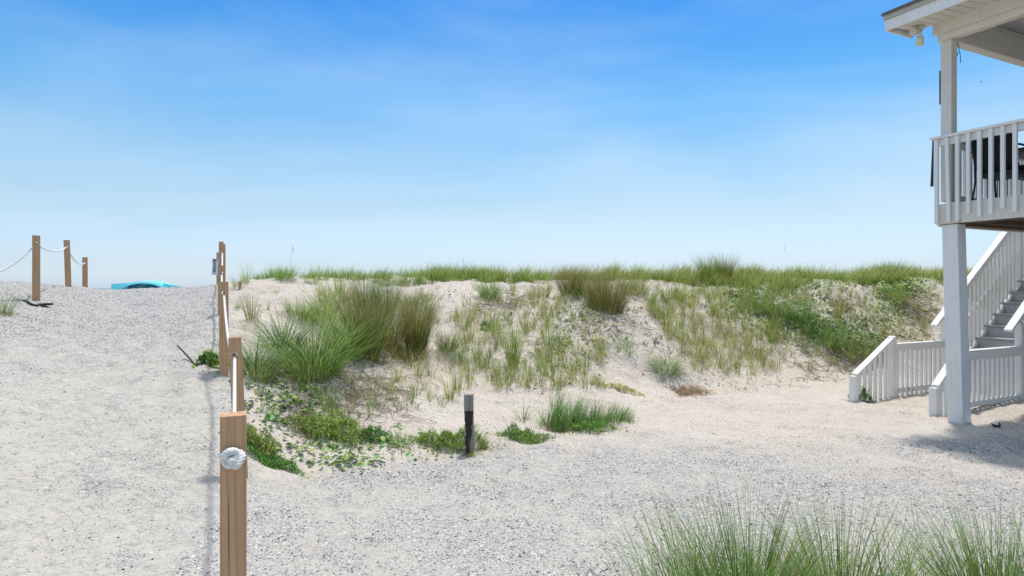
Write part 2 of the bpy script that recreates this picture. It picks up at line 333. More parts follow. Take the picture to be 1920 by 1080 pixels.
def height(x, y, detail=True):
    x = np.asarray(x, float); y = np.asarray(y, float); shp = x.shape; xf = x.ravel(); yf = y.ravel()
    out = np.zeros(len(xf)); xc = np.clip(xf, -16, 20); yc = np.clip(yf, -1, 23)
    for i in range(0, len(xf), 40000):
        sl = slice(i, i+40000); r2 = (xc[sl, None]-XY[None, :, 0])**2+(yc[sl, None]-XY[None, :, 1])**2
        out[sl] = tps(r2)@wts[:n_]+wts[n_]+wts[n_+1]*xc[sl]+wts[n_+2]*yc[sl]
    out = np.clip(out, -.03, 2.6)
    far = np.interp(yf, FARY, FARH)+.25*fbm(xf*.11, yf*.11, 5, 3)
    right = sstep(14, 20, xf)*(yf < 12); far = far*(1-right)
    k = np.maximum.reduce([sstep(15, 26, xf), sstep(-11, -17, xf), sstep(18, 23, yf), sstep(-.5, -6, yf)])
    out = out*(1-k)+far*k
    z = out.reshape(shp)
    slope = sstep(.12, .8, z)*sstep(30, 20, y)
    path = sstep(.1, -.5, x+.475*y+.1)
    dune = slope*(1-path)
    z = z+dune*(.20*fbm(x*.75, y*.75, 3, 3, .5)+.075*fbm(x*3.1, y*3.1, 9, 4, .6)+.10*(.18-np.abs(fbm(x*1.5+2, y*1.1, 14, 3)))*sstep(.3, .9, z))
    rut = np.exp(-((x+.475*y+.56+.05*np.sin(y*1.7))/.09)**2)+.7*np.exp(-((x+.475*y+.95+.06*np.sin(y*1.3+1))/.10)**2)
    z = z-.016*rut*path*(y < 13)
    z = z+.02*fbm(x*1.6, y*1.6, 21, 3)*(1-dune)+.01*path*fbm(x*1.1, y*1.1, 23, 2)
    return z
def axis(lo, hi, step, ends):
    core = list(np.arange(lo, hi+1e-6, step)); a = [lo]; s_ = step
    while a[-1] > ends[0]: s_ *= 1.22; a.append(a[-1]-s_)
    b = [core[-1]]; s_ = step
    while b[-1] < ends[1]: s_ *= 1.22; b.append(b[-1]+s_)
    return np.array(a[:0:-1]+core+b[1:])
xs = axis(-12, 14.5, .055, (-4000, 4000)); ys = axis(.8, 19.5, .055, (-3000, 900))
GX, GY = np.meshgrid(xs, ys); GZ = height(GX, GY)
# footprints and wind pits, pressed into the walked sand
core = [(i, x) for i, x in enumerate(xs)]; ix0 = np.searchsorted(xs, -12); iy0 = np.searchsorted(ys, .8)
for cx, cy, cr_, cd_ in zip(dim_x, dim_y, dim_r, dim_d):
    i0 = np.searchsorted(xs, cx-.42); i1 = np.searchsorted(xs, cx+.42); j0 = np.searchsorted(ys, cy-.42); j1 = np.searchsorted(ys, cy+.42)
    if GZ[min(j0, len(ys)-1), min(i0, len(xs)-1)] > .3 and cx > -.42*cy: cd_ *= .35
    X_ = GX[j0:j1, i0:i1]-cx; Y_ = GY[j0:j1, i0:i1]-cy; r = np.sqrt(X_**2+Y_**2*.8)/cr_
    GZ[j0:j1, i0:i1] += -cd_*np.exp(-r**2)+.45*cd_*np.exp(-((r-1.5)/.5)**2)
def ground(x, y):
    """height of the finished sand sheet"""
    i = min(max(np.searchsorted(xs, x)-1, 0), len(xs)-2); j = min(max(np.searchsorted(ys, y)-1, 0), len(ys)-2)
    a = (x-xs[i])/(xs[i+1]-xs[i]); b = (y-ys[j])/(ys[j+1]-ys[j])
    return float((GZ[j, i]*(1-a)+GZ[j, i+1]*a)*(1-b)+(GZ[j+1, i]*(1-a)+GZ[j+1, i+1]*a)*b)
def hit(px, py, zmin=2.0, zmax=24):
    """where the line of sight to a photo point meets the sand"""
    Z = zmin
    while Z < zmax:
        v = P(px, py, Z)
        if v.z <= ground(v.x, v.y): return Vector((v.x, v.y, ground(v.x, v.y)))
        Z += .04
    return None
me = bpy.data.meshes.new('sand_ground'); ny, nx = GX.shape
co = np.stack([GX, GY, GZ], -1).reshape(-1, 3); me.vertices.add(len(co)); me.vertices.foreach_set('co', co.ravel())
idx = np.arange(nx*ny).reshape(ny, nx); q = np.stack([idx[:-1, :-1], idx[:-1, 1:], idx[1:, 1:], idx[1:, :-1]], -1).reshape(-1, 4)
me.loops.add(q.size); me.loops.foreach_set('vertex_index', q.ravel()); me.polygons.add(len(q)); me.polygons.foreach_set('loop_start', np.arange(0, q.size, 4)); me.polygons.foreach_set('loop_total', np.full(len(q), 4))
me.update(calc_edges=True); me.validate(); me.polygons.foreach_set('use_smooth', [True]*len(q))
zg, zd = zones(GX, GY); ca = me.color_attributes.new('gravel', 'FLOAT_COLOR', 'POINT')
ca.data.foreach_set('color', np.stack([zg, np.clip(zd, -1, 1), 0*zg, 0*zg+1], -1).ravel())
me.materials.append(M['sand']); tag_o = bpy.data.objects.new('sand_ground', me); COL.objects.link(tag_o); tag(tag_o, 'pale sand and crushed gravel ground rising into dunes', 'ground', kind='structure')
# sea
def sea():
    m, n, l, b = newmat('gulf water'); b.inputs['Base Color'].default_value = (.02, .13, .22, 1); b.inputs['Roughness'].default_value = .25
    g = n.new('ShaderNodeNewGeometry').outputs['Position']; t = noise_node(n, l, g, .35, 4, .6, (.4, 1, 1)); bp = n.new('ShaderNodeBump'); bp.inputs['Distance'].default_value = .6; l.new(t.outputs[0], bp.inputs['Height']); l.new(bp.outputs[0], b.inputs['Normal'])
    mb = MB(); s0 = 40; mb.v = [(-12000, s0, -1), (12000, s0, -1), (12000, 14000, -1), (-12000, 14000, -1)]; mb.f = [(0, 1, 2, 3)]; mb.m = [0]
    tag(mb.build('sea', m), 'blue sea beyond the dunes', 'sea', kind='structure')
sea()

# ------------------------------------------------------------------ the beach house corner: local frame p to the right and away, q towards the camera
O = Vector((5.569, 7.67, 0)); B_ = Vector((.899, .438, 0)); C_ = Vector((.438, -.899, 0))
def L(p, q, h=0): return O+B_*p+C_*q+Vector((0, 0, h))
LF = lambda p, q, h: tuple(L(p, q, h))
house = empty('beach_house', L(0, 0, 0), 'white weathered beach house corner with raised deck on a square pillar and overhanging eave', 'house')
def lbox(p0, p1, q0, q1, h0, h1): m = MB(); m.box(p0, p1, q0, q1, h0, h1, LF); return m
# pillar under the deck corner, leaning slightly
gz = min(ground(*L(p, q)[:2]) for p in (0, .2) for q in (0, -.2))-.15
m = MB(); sh = .072/2.5
def lean(h): return (2.5-h)*sh
c = []
for h in (gz, 2.505):
    for p, q in ((0, -.185), (.185, -.185), (.185, 0), (0, 0)): v = L(p, q, h); v.x += lean(h); c.append(v)
m.quadbox(c); pil = m.build('support_pillar', M['paint'], house, bevel=.006)
for (p, q) in ((4.2, -.05), (0, 3.4), (4.2, 3.4), (8.4, -.05), (8.4, 3.4)):
    lbox(p, p+.185, q-.185, q, gz, 2.505).build('support_pillar', M['paint'], house, bevel=.006)
# upper porch post
lbox(.0, .128, -.198, -.07, 2.80, 4.845).build('porch_post', M['paint_cream'], house, bevel=.005)
lbox(4.2, 4.328, -.198, -.07, 2.80, 4.845).build('porch_post', M['paint_cream'], house, bevel=.005)
lbox(.0, .128, 3.2, 3.328, 2.80, 4.845).build('porch_post', M['paint_cream'], house, bevel=.005)
# deck: boards, rim boards, joists
m = MB()
q = -.20
while q < 6: m.box(-.0, 9, q, q+.136, 2.735, 2.765, LF); q += .142
deck = m.build('deck_floor', M['board'], house)
m = MB(); m.box(-.043, -.004, -.235, 6.0, 2.512, 2.768, LF); deck_rim = m.build('rim_board', M['paint_cream'], house, bevel=.003)
m = MB(); m.box(.0, 9, -.235, -.205, 2.488, 2.733, LF); m.build('rim_board', M['paint_cream'], house, bevel=.003)
m = MB()
q = .05
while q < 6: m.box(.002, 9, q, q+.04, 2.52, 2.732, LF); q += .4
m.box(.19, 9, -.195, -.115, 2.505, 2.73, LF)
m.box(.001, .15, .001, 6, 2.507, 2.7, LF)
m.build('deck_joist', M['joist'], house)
# weathered bare patch of wood where the corner board rotted
m = MB(); m.box(-.047, -.0435, .005, .045, 2.535, 2.60, LF); m.box(-.046, -.0425, .03, .07, 2.515, 2.55, LF); m.build('bare_wood_patch', M['drip'], house, label='bare peeling wood patch at the deck corner')
# side railing
rail = lbox(-.095, .05, -.28, 6.0, 3.597, 3.629); rail.box(-.043, -.006, -.235, 6.0, 3.505, 3.595, LF)
rail = rail.build('deck_railing', M['paint_rail'], house, bevel=.003)
q = -.205; k = 0
lowers = [2.52, 2.53, 2.53, 2.61, 2.56, 2.575, 2.63, 2.575, 2.56, 2.58]
while q < 4.0:
    lo = lowers[k] if k < len(lowers) else 2.54+.06*random.random()
    b = MB(); s_ = .02; bow = .02 if k == 1 else 0
    b.bar(L(-.066, q+bow*1.2, lo), L(-.066, q, 3.594), .041, .04, up=tuple(B_))
    sub(b, 'baluster', M['paint_rail'], rail, house, bevel=.003); q += .1215; k += 1
# ocean side railing of the deck, seen through the first
rail2 = lbox(.13, 7.5, -.245, -.10, 3.597, 3.629); rail2.box(.13, 7.5, -.205, -.168, 3.505, 3.594, LF); rail2.box(.13, 7.5, -.205, -.168, 2.83, 2.9, LF)
rail2 = rail2.build('deck_railing', M['paint_rail'], house, bevel=.003)
p = .22
while p < 4.2:
    b = MB(); b.bar(L(p, -.226, 2.56), L(p, -.226, 3.59), .04, .04, up=tuple(B_)); sub(b, 'baluster', M['paint_rail'], rail2, house, bevel=.003); p += .125
# beams that carry the roof
m = MB(); m.box(-.05, .09, -.235, 6.4, 4.935, 5.10, LF); m.box(-.012, .10, -.23, 6.4, 4.848, 4.934, LF)
m.box(-.062, -.0505, -.262, -.235+.05, 4.93, 5.082, LF)
m.build('side_beam', M['paint_cream'], house, bevel=.004)
m = MB(); m.box(.102, 9, -.20, -.07, 4.835, 4.955, LF); m.box(.102, 9, -.19, -.10, 4.955, 5.30, LF); m.build('ocean_beam', M['paint_cream'], house, bevel=.004)
m = MB(); m.box(.10, 9, -.099, -.079, 5.165, 5.205, LF); m.build('ceiling_trim', M['paint_cream'], house, bevel=.003)
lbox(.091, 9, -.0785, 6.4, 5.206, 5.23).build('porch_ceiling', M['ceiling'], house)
# roof with boxed eave
PE = -.606; QE = -.531; SL = .33
def rz(p): return 5.20+(p-PE)*SL
m = MB()
for (a, b2, up) in ((PE-.03, 4.2, 1), (4.2, 9.0, -1)):
    z0 = rz(a) if up > 0 else rz(4.2); z1 = rz(4.2) if up > 0 else rz(4.2)-(9-4.2)*SL
    m.quadbox([L(a, QE-.03, z0), L(b2, QE-.03, z1), L(b2, 7, z1), L(a, 7, z0), L(a, QE-.03, z0+.035), L(b2, QE-.03, z1+.035), L(b2, 7, z1+.035), L(a, 7, z0+.035)])
q = QE
while q < 6.5:   # shingle tabs standing a little past the drip edge
    m.box(PE-.04, PE+.2, q, q+.30, 5.212, 5.226+.01*random.random(), LF); q += .305
roof = m.build('roof', M['shingle'], house)
b = MB(); b.box(PE, PE+.022, QE, 6.9, 4.998, 5.135, LF); sub(b, 'fascia', M['paint'], roof, house, bevel=.003)
b = MB(); b.box(PE-.016, PE+.008, QE-.012, 6.9, 5.136, 5.197, LF); sub(b, 'drip_edge', M['drip'], roof, house, bevel=.003)
b = MB(); b.box(PE+.023, -.051, QE, QE+.022, 5.0, 5.10, LF); b.quadbox([L(PE+.0, QE-.011, 5.136), L(4.2, QE-.011, rz(4.2)-.1), L(4.2, QE+.013, rz(4.2)-.1), L(PE, QE+.013, 5.136), L(PE, QE-.011, 5.197), L(4.2, QE-.011, rz(4.2)-.002), L(4.2, QE+.013, rz(4.2)-.002), L(PE, QE+.013, 5.197)])
sub(b, 'fascia', M['paint'], roof, house, bevel=.002)
b = MB(); q = QE+.055
while q < 6.5:
    g0 = .004
    z0, z1 = 5.032, 5.078
    b.quadbox([L(PE+.0225, q, z0), L(-.0505, q, z1), L(-.0505, q+.112, z1), L(PE+.0225, q+.112, z0), L(PE+.0225, q, z0+.012), L(-.0505, q, z1+.012), L(-.0505, q+.112, z1+.012), L(PE+.0225, q+.112, z0+.012)])
    q += .121
sub(b, 'soffit', M['paint_cream'], roof, house)
b = MB(); b.quadbox([L(PE+.0225, QE+.023, 5.05), L(-.0505, QE+.023, 5.10), L(-.0505, 6.6, 5.10), L(PE+.0225, 6.6, 5.05), L(PE+.0225, QE+.023, 5.06), L(-.0505, QE+.023, 5.11), L(-.0505, 6.6, 5.11), L(PE+.0225, 6.6, 5.06)])
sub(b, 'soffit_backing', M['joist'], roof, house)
# gable wall above the ocean beam
m = MB(); m.v = [LF(.0, -.15, 5.31), LF(8.4, -.15, 5.31), LF(4.2, -.15, rz(4.2)-.05), LF(.0, -.12, 5.31), LF(8.4, -.12, 5.31), LF(4.2, -.12, rz(4.2)-.05)]
m.f = [(0, 1, 2), (3, 5, 4), (0, 3, 4, 1), (1, 4, 5, 2), (2, 5, 3, 0)]; m.m = [0]*5; m.build('gable_wall', M['siding'], house)
# twin flood light under the eave
fl_p = -.20; fl_q = -.33
m = MB(); m.tube([L(fl_p, fl_q, 5.055), L(fl_p, fl_q, 5.02)], .05, 16); m.tube([L(fl_p, fl_q, 5.02), L(fl_p+.01, fl_q+.0, 4.985)], .018, 10)
flo = m.build('flood_light', M['metal_cream'], house, smooth=False)
for dp, dq, dz in ((-.10, -.02, -.01), (.085, -.055, -.095)):
    b = MB(); a = L(fl_p, fl_q, 4.99); e = L(fl_p+dp, fl_q+dq, 4.99+dz); d = (e-a)
    b.tube([a, a+d*.35, a+d*.45, a+d*.8, a+d*1.25], [.014, .018, .036, .045, .05], 14); sub(b, 'lamp_head', M['metal_cream'], flo, house)
# loose wire and old hooks on the porch post
m = MB(); m.tube([L(.135, -.08, 4.86), L(.16, -.07, 4.78), L(.15, -.06, 4.72), L(.18, -.06, 4.66), L(.165, -.05, 4.56)], .004, 6); m.tube([L(.132, -.09, 4.84), L(.14, -.09, 4.77)], .012, 8); m.tube([L(.132, -.08, 4.70), L(.145, -.08, 4.66)], .010, 8)
m.build('hook', M['drift'], house)
# dark rolled screen straps hanging past the post's far edge
m = MB(); m.box(-.006, .004, -.210, -.1985, 4.05, 4.48, LF); m.build('dark_strap', M['drift'], house); m = MB(); m.quadbox([L(-.10, -.265, 3.0), L(-.08, -.265, 3.0), L(-.08, -.235, 3.0), L(-.10, -.235, 3.0), L(-.09, -.245, 3.585), L(-.075, -.245, 3.585), L(-.075, -.235, 3.585), L(-.09, -.235, 3.585)]); m.build('dark_strap', M['drift'], house)
# body of the house, out of frame to the right
m = MB(); z = 2.77
while z < 5.15: m.quadbox([L(2.6, 2.4, z), L(9, 2.4, z), L(9, 6.5, z), L(2.6, 6.5, z), L(2.615, 2.415, z+.15), L(9, 2.415, z+.15), L(9, 6.5, z+.15), L(2.615, 6.5, z+.15)]); z += .152
m.build('house_wall', M['siding'], house)
dr = lbox(3.6, 4.55, 2.36, 2.41, 2.78, 4.85).build('door', M['paint'], house, bevel=.004)
b = MB(); b.box(3.72, 4.43, 2.35, 2.358, 3.0, 4.7, LF); sub(b, 'pane', M['glass'], dr, house)

# ------------------------------------------------------------------ outside staircase with its railings
A0 = Vector((5.19, 9.31, 0)); 
def T(t, s, h): v = A0+B_*t+C_*s; return Vector((v.x, v.y, h))      # t along the stair (away, up), s across it towards the camera
TF = lambda t, s, h: tuple(T(t, s, h))
SW = 1.19; TA = .925; TC = 2.33                                     # stair width, inner newels, foot of the flight
stair = empty('outdoor_staircase', T(0, 0, 0), 'white wooden outdoor staircase with railings climbing to the right behind the square pillar', 'staircase')
t0 = TC+.085
# steps: nosing k at t0+.276k, height .25+.199k
for k in range(13):
    ta = t0+.276*k; h = .25+.199*k
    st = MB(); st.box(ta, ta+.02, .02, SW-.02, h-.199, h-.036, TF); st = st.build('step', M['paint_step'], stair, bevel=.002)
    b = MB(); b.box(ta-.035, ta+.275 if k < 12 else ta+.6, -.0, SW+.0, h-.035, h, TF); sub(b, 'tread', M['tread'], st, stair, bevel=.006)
for s0 in (.025, SW-.065):
    m = MB(); a = T(t0, s0+.02, .02); e = T(t0+.276*12, s0+.02, .02+.199*12); m.quadbox([T(t0+.03, s0, -.1), T(t0+3.4, s0, 2.19), T(t0+3.4, s0+.04, 2.19), T(t0+.03, s0+.04, -.1), T(t0+.03, s0, .2), T(t0+3.4, s0, 2.63), T(t0+3.4, s0+.04, 2.63), T(t0+.03, s0+.04, .2)]); m.build('stringer', M['paint_step'], stair)
m = MB(); m.box(t0+3.25, t0+5.2, -.0, SW+.1, 2.60, 2.735, TF); m.build('landing', M['paint_step'], stair)
for t in (t0+3.3, t0+5.0):
    for s0 in (.0, SW-.0): m = MB(); m.box(t, t+.12, s0, s0+.12, -.1, 2.6, TF); m.build('landing_post', M['paint'], stair)
def railing(side, s, near):
    """low entrance rail, level balustrade and the climbing rail of one side"""
    g = lambda t: ground(*T(t, s, 0)[:2])
    ra = MB()
    T0, TA, TC = (-.06, .60, 2.05) if near else (0, .925, 2.33)
    # sloping cap from the low newel up to the tall one
    ra.bar(T(T0+.02, s, .385), T(TA+.02, s, .93), .105, .036)
    # level cap
    if near: ra.box(TA+.07, TC, s-.055, s+.055, .800, .835, TF); ra.box(TA+.07, TC, s-.02, s+.02, .69, .798, TF)
    else: ra.box(TA+.07, TC-.02, s-.05, s+.05, .785, .820, TF); ra.box(TA+.07, TC-.02, s-.02, s+.02, .70, .783, TF)
    ra.box(TA+.07, TC, s-.02, s+.02, .03, .115, TF)
    # climbing cap and its lower rail
    sl = .76; z0 = 1.30
    ra.bar(T(TC-.30, s, z0-.30*sl), T(TC+3.4, s, z0+3.4*sl), .11, .038)
    ra.bar(T(TC+.05, s, z0-.09-.0+.05*sl), T(TC+3.4, s, z0-.09+3.4*sl), .035, .09)
    off = .60; so = -.045 if not near else .045
    ra.bar(T(TC+.1, s+so, z0-off-.1+.1*sl), T(TC+3.4, s+so, z0-off-.1+3.4*sl), .035, .05)
    rr = ra.build('railing', M['paint_rail'], stair, bevel=.004)
    def newel(t, top, wd=.096):
        b = MB(); b.box(t-wd/2, t+wd/2, s-wd/2, s+wd/2, g(t)-.15, top, TF); sub(b, 'newel_post', M['paint_rail'], rr, stair, bevel=.006)
    newel(T0, .368); newel(TA, .925); newel(TC+.02, 1.245 if not near else 1.17); newel(TC+2.33, 3.05)
    def bal(t, z0_, z1_, o=0):
        b = MB(); b.bar(T(t, s+o, z0_), T(t, s+o, z1_), .04, .04, up=tuple(B_)); sub(b, 'baluster', M['paint_rail'], rr, stair, bevel=.003)
    t = T0+.13
    while t < TA-.09: bal(t, g(t)-.02, .345+(t-T0)*.545/(TA-T0), 0); t += .125
    t = TA+.135
    while t < TC-.08: bal(t, -.03+max(0, g(t)) if not near else .117, .699, 0); t += .1245
    t = TC+.15
    while t < TC+3.2:
        if abs(t-TC-2.33) > .09: bal(t, .12+(t-TC)*.72, z0-.05+(t-TC)*sl, 0)
        t += .125
railing('far', 0, False); railing('near', SW, True)

# ------------------------------------------------------------------ deck furniture
def patio_chair(label):
    r = empty('patio_chair', L(.5, .26, 2.766), label, 'chair')
    p0, p1, q0, q1, f = .30, .78, .02, .50, 2.766
    m = MB()   # sling back and seat, a curved strip with thickness
    prof = [(p0-.06, 3.60), (p0-.035, 3.48), (p0, 3.34), (p0+.03, 3.22), (p0+.07, 3.165), (p0+.2, 3.15), (p0+.34, 3.16), (p0+.46, 3.185), (p0+.5, 3.17)]
    for (a, ha), (b2, hb) in zip(prof, prof[1:]):
        wa = .0 if ha < 3.3 else .012
        m.quadbox([L(a, q0+.03, ha), L(b2, q0+.03, hb), L(b2, q1-.03, hb), L(a, q1-.03, ha), L(a+.012, q0+.03, ha+.01), L(b2+.012, q0+.03, hb+.01), L(b2+.012, q1-.03, hb+.01), L(a+.012, q1-.03, ha+.01)])
    m.build('sling_seat', M['sling'], r)
    for q in (q0+.015, q1-.015):
        m = MB(); m.tube([L(a, q, h_) for a, h_ in prof], .014, 8); m.build('side_frame', M['black'], r)
        m = MB(); m.tube([L(p0+.02, q, 3.22), L(p0+.03, q, 3.05), L(p0-.05, q, f+.005)], .012, 8); m.build('leg', M['black'], r)
        m = MB(); m.tube([L(p1-.02, q, 3.17), L(p1-.0, q, 3.0), L(p1+.04, q, f+.005)], .013, 8); m.build('leg', M['black'], r)
        o = -.03 if q < .2 else .03
        m = MB(); m.tube([L(p0-.10, q+o, 3.415), L(p0+.02, q+o, 3.425), L(p0+.3, q+o, 3.42), L(p0+.44, q+o, 3.39), L(p0+.47, q+o, 3.18)], .014, 8); m.build('armrest', M['black'], r)
    m = MB(); m.box(p0+.06, p0+.5, q0+.03, q1-.03, 3.09, 3.145, LF); m.build('seat_frame', M['black'], r)
    return r
patio_chair('black fabric patio chair standing behind the deck railing balusters')
r = empty('patio_table', L(1.2, .3, 2.766), 'small black patio table beside the chair on the deck', 'table')
m = MB(); m.box(.86, 1.6, -.02, .65, 3.46, 3.485, LF); m.build('tabletop', M['black'], r, bevel=.004)
m = MB(); m.box(.90, 1.56, .02, .61, 3.15, 3.27, LF); m.build('shelf', M['black'], r, bevel=.004)
for p in (.90, 1.53):
    for q in (.02, .58): m = MB(); m.box(p, p+.035, q, q+.035, 2.767, 3.459, LF); m.build('leg', M['black'], r)

# ------------------------------------------------------------------ rope fences
PW = .094
def fence_post(x, y, top, hole, label, group, rz=0, lean=(0, 0), name='fence_post'):
    g = ground(x, y); hb = top-g+.35; r_ = .021; w = PW/2
    m = MB(); zt = 0; zh = hole-top; zs = [-hb, zh-.05, zh+.05, 0]
    def ring(z): return [(-w, -w, z), (w, -w, z), (w, w, z), (-w, w, z)]
    for k in (0, 2):
        b = len(m.v); m.v += ring(zs[k])+ring(zs[k+1])
        for i in range(4): m.f.append((b+i, b+(i+1) % 4, b+4+(i+1) % 4, b+4+i)); m.m.append(0)
    b = len(m.v); m.v += ring(zs[1])+ring(zs[2])
    for i in (1, 3): m.f.append((b+i, b+(i+1) % 4, b+4+(i+1) % 4, b+4+i)); m.m.append(0)
    m.f.append((0, 3, 2, 1)); m.m.append(0); t_ = 12; m.f.append((t_, t_+1, t_+2, t_+3)); m.m.append(0)
    rings = []
    for yy, (c0, c1, c2, c3) in ((-w, (b, b+1, b+5, b+4)), (w, (b+3, b+2, b+6, b+7))):
        s_ = len(m.v); n8 = 12
        for k in range(n8): a = 2*math.pi*(k+.5)/n8-math.pi*.5; m.v.append((r_*math.cos(a), yy, zh+r_*math.sin(a)))
        rings.append(s_)
        # ring index 0 is at the bottom right of centre; fan to the four corners
        for (cn, cm, ks) in ((c0, c1, (9, 10, 11)), (c1, c2, (0, 1, 2)), (c2, c3, (3, 4, 5)), (c3, c0, (6, 7, 8))): pass
        ang = lambda v: math.atan2(v[2]-zh, v[0])
        cs = sorted([c0, c1, c2, c3], key=lambda i: ang(m.v[i])); ks = sorted(range(n8), key=lambda k: ang(m.v[s_+k]))
        seq = sorted([(ang(m.v[i]), 'c', i) for i in cs]+[(ang(m.v[s_+k]), 'r', s_+k) for k in ks])
        # triangulate the annulus
        ro = [s_+k for k in ks]
        lastc = cs[-1]; 
        for i in range(n8):
            a0, a1 = ro[i], ro[(i+1) % n8]; mid = ang(m.v[a0])
            mm_ = [(abs((ang(m.v[c_])-(ang(m.v[a0])+ang(m.v[a1]) if i < n8-1 else 2*math.pi+ang(m.v[a0])+ang(m.v[a1]))/2+math.pi) % (2*math.pi)-math.pi), c_) for c_ in cs]
            near_c = min(mm_)[1]; m.f.append((a0, a1, near_c)); m.m.append(0)
            nxt = ro[(i+1) % n8]; nn = ro[(i+2) % n8]
        own = []
        for i in range(n8):
            f_ = m.f[-n8+i]; own.append(f_[2])
        for i in range(n8):
            c_a, c_b = own[i], own[(i+1) % n8]
            if c_a != c_b: m.f.append((ro[(i+1) % n8], c_a, c_b)); m.m.append(0)
    for k in range(12):
        a, b2 = rings; m.f.append((a+k, a+(k+1) % 12, b2+(k+1) % 12, b2+k)); m.m.append(0)
    o = m.build(name, M['post']); bm = bmesh.new(); bm.from_mesh(o.data); bmesh.ops.remove_doubles(bm, verts=bm.verts, dist=1e-5); bmesh.ops.recalc_face_normals(bm, faces=bm.faces); bm.to_mesh(o.data); bm.free()
    o.location = (x, y, top); o.rotation_euler = (lean[1], lean[0], rz)
    tag(o, label, 'post', group); return o
GR = 'posts along the right side of the sand path'; GL = 'posts along the left side of the sand path'
RP = [(438, 2.45, 1.197, 1.040, -.03+.43, (0, 0), 'nearest pale wooden fence post, with a knotted white rope end on its face'),
      (440, 4.9, 1.308, 1.166, .43, (-.045, 0), 'second nearest wooden rope post, leaning just behind the knotted one'),
      (419.7, 6.8, 1.769, 1.645, .43, (.0, 0), 'third wooden rope post from the knot, standing beside the green leafy sprig'),
      (415.5, 8.9, 2.025, 1.912, .40, (0, 0), 'fourth wooden rope post from the knot, just below the small white sign'),
      (417, 10.6, 2.456, 2.335, .36, (0, 0), 'tall wooden rope post on the crest, right of the small white sign'),
      (414.8, 13.4, 2.71, 2.58, .42, (0, 0), 'farthest wooden post top peeking behind the tall crest post')]
rpos = []
for px, Z, top, ho, rzz, ln, lb in RP:
    x = (px-960)/F*Z; fence_post(x, Z, top, ho, lb, GR, rzz, ln); rpos.append(Vector((x, Z, ho)))
LP = [(-150, 7.9, 2.35, 2.22, .6, (0, 0), 'wooden rope post left of the path, first of its row'),
      (68, 9.3, 2.494, 2.375, .60, (.0, 0), 'tallest left wooden rope post with dark driftwood at its foot'),
      (125, 11.2, 2.573, 2.45, .62, (-.03, 0), 'middle of the three left rope posts, leaning slightly'),
      (159.4, 13.0, 2.351, 2.227, .58, (0, 0), 'shortest left rope post, last before the sea')]
lpos = []
for px, Z, top, ho, rzz, ln, lb in LP:
    x = (px-960)/F*Z; fence_post(x, Z, top, ho, lb, GL, rzz, ln); lpos.append(Vector((x, Z, ho)))
def rope(ps, sags, label, r=.0125):
    m = MB(); pts_ = []
    for (a, b), sg in zip(zip(ps, ps[1:]), sags):
        for i in range(28):
            s_ = i/28; v = a.lerp(b, s_); v.z -= 4*sg*s_*(1-s_); pts_.append(v)
    pts_.append(ps[-1]+Vector((0, .02, 0))); m.tube(pts_, r, 8)
    o = m.build('rope', M['rope'], smooth=True)
    return tag(o, label, 'rope')
KD0 = Vector((.42, -.907, 0)); start = rpos[0]+KD0*.062
ro = rope([start]+[rpos[0]-KD0*.05]+rpos[1:], [0, .26, .20, .2, .17, .2], 'white rope strung through the posts right of the path, ending in a round knot')
# round stopper knot: three interlaced loops
m = MB(); kc = rpos[0]+KD0*.070+Vector((-.006, 0, -.002))
for j in range(3):
    loop = []
    for i in range(33):
        a = 2*math.pi*i/32
        rr_ = .033; v = Vector((rr_*math.cos(a), 0, rr_*math.sin(a)*.72)); v.y = .011*math.sin(2*a+j*2.1)
        v += Vector((.008*math.cos(j*2.09), -.004*j, .009*math.sin(j*2.09))); ca_, sa_ = math.cos(j*1.05), math.sin(j*1.05)
        loop.append(kc+Vector((v.x*ca_-v.z*sa_, v.y, v.x*sa_+v.z*ca_)))
    fine = []
    for i in range(32):
        for q_ in range(4): fine.append(loop[i].lerp(loop[i+1], q_/4))
    for st3 in range(3):
        ps_ = []
        for i, p_ in enumerate(fine+[fine[0]]):
            d_ = (fine[(i+1) % 128]-fine[(i-1) % 128]).normalized(); u_ = d_.cross(KD0).normalized(); w_ = d_.cross(u_); a = 2*math.pi*(i/128*7+st3/3)
            ps_.append(p_+(u_*math.cos(a)+w_*math.sin(a))*.0056)
        m.tube(ps_, .0064, 6, False)
m.tube([kc+Vector((.004, .03, -.004)), kc+Vector((.004, -.012, -.004)), kc+Vector((.006, -.030, -.006))], [.012, .014, .011], 10)
kn = m.build('knot', M['rope'], smooth=True); kn.parent = ro
rope(lpos, [.42, .10, .13], 'white rope looping between the left path posts')
# sign on its own post behind the crest
sx_, sy_ = (410-960)/F*16.5, 16.5
so = empty('beach_sign', (sx_, sy_, ground(sx_, sy_)), 'small white notice panel on a wooden stake beside the crest post', 'sign')
m = MB(); m.box(sx_-.045, sx_+.045, sy_-.03, sy_+.03, ground(sx_, sy_)-.2, 1.7+66.7*16.5/F); m.build('stake', M['post'], so)
m = MB(); a_ = math.radians(3)
def sg(x, z, y=0): return (sx_-.075+x*math.cos(a_)+z*math.sin(a_), sy_-.045+y, 1.7+(540-500.5)*16.5/F+z*math.cos(a_)-x*math.sin(a_))
def sbox(m, x0, x1, z0, z1, y0, y1): m.quadbox([sg(x0, z0, y0), sg(x1, z0, y0), sg(x1, z0, y1), sg(x0, z0, y1), sg(x0, z1, y0), sg(x1, z1, y0), sg(x1, z1, y1), sg(x0, z1, y1)])
sbox(m, -.082, .082, -.22, .22, 0, .008); pn = m.build('panel', M['signw'], so)
b = MB()
sbox(b, -.07, .04, .165, .20, -.004, -.001); sbox(b, -.06, .0, .12, .15, -.004, -.001)
for z in (.085, .02, -.07, -.125): sbox(b, -.035, .012, z-.017, z+.017, -.004, -.001)
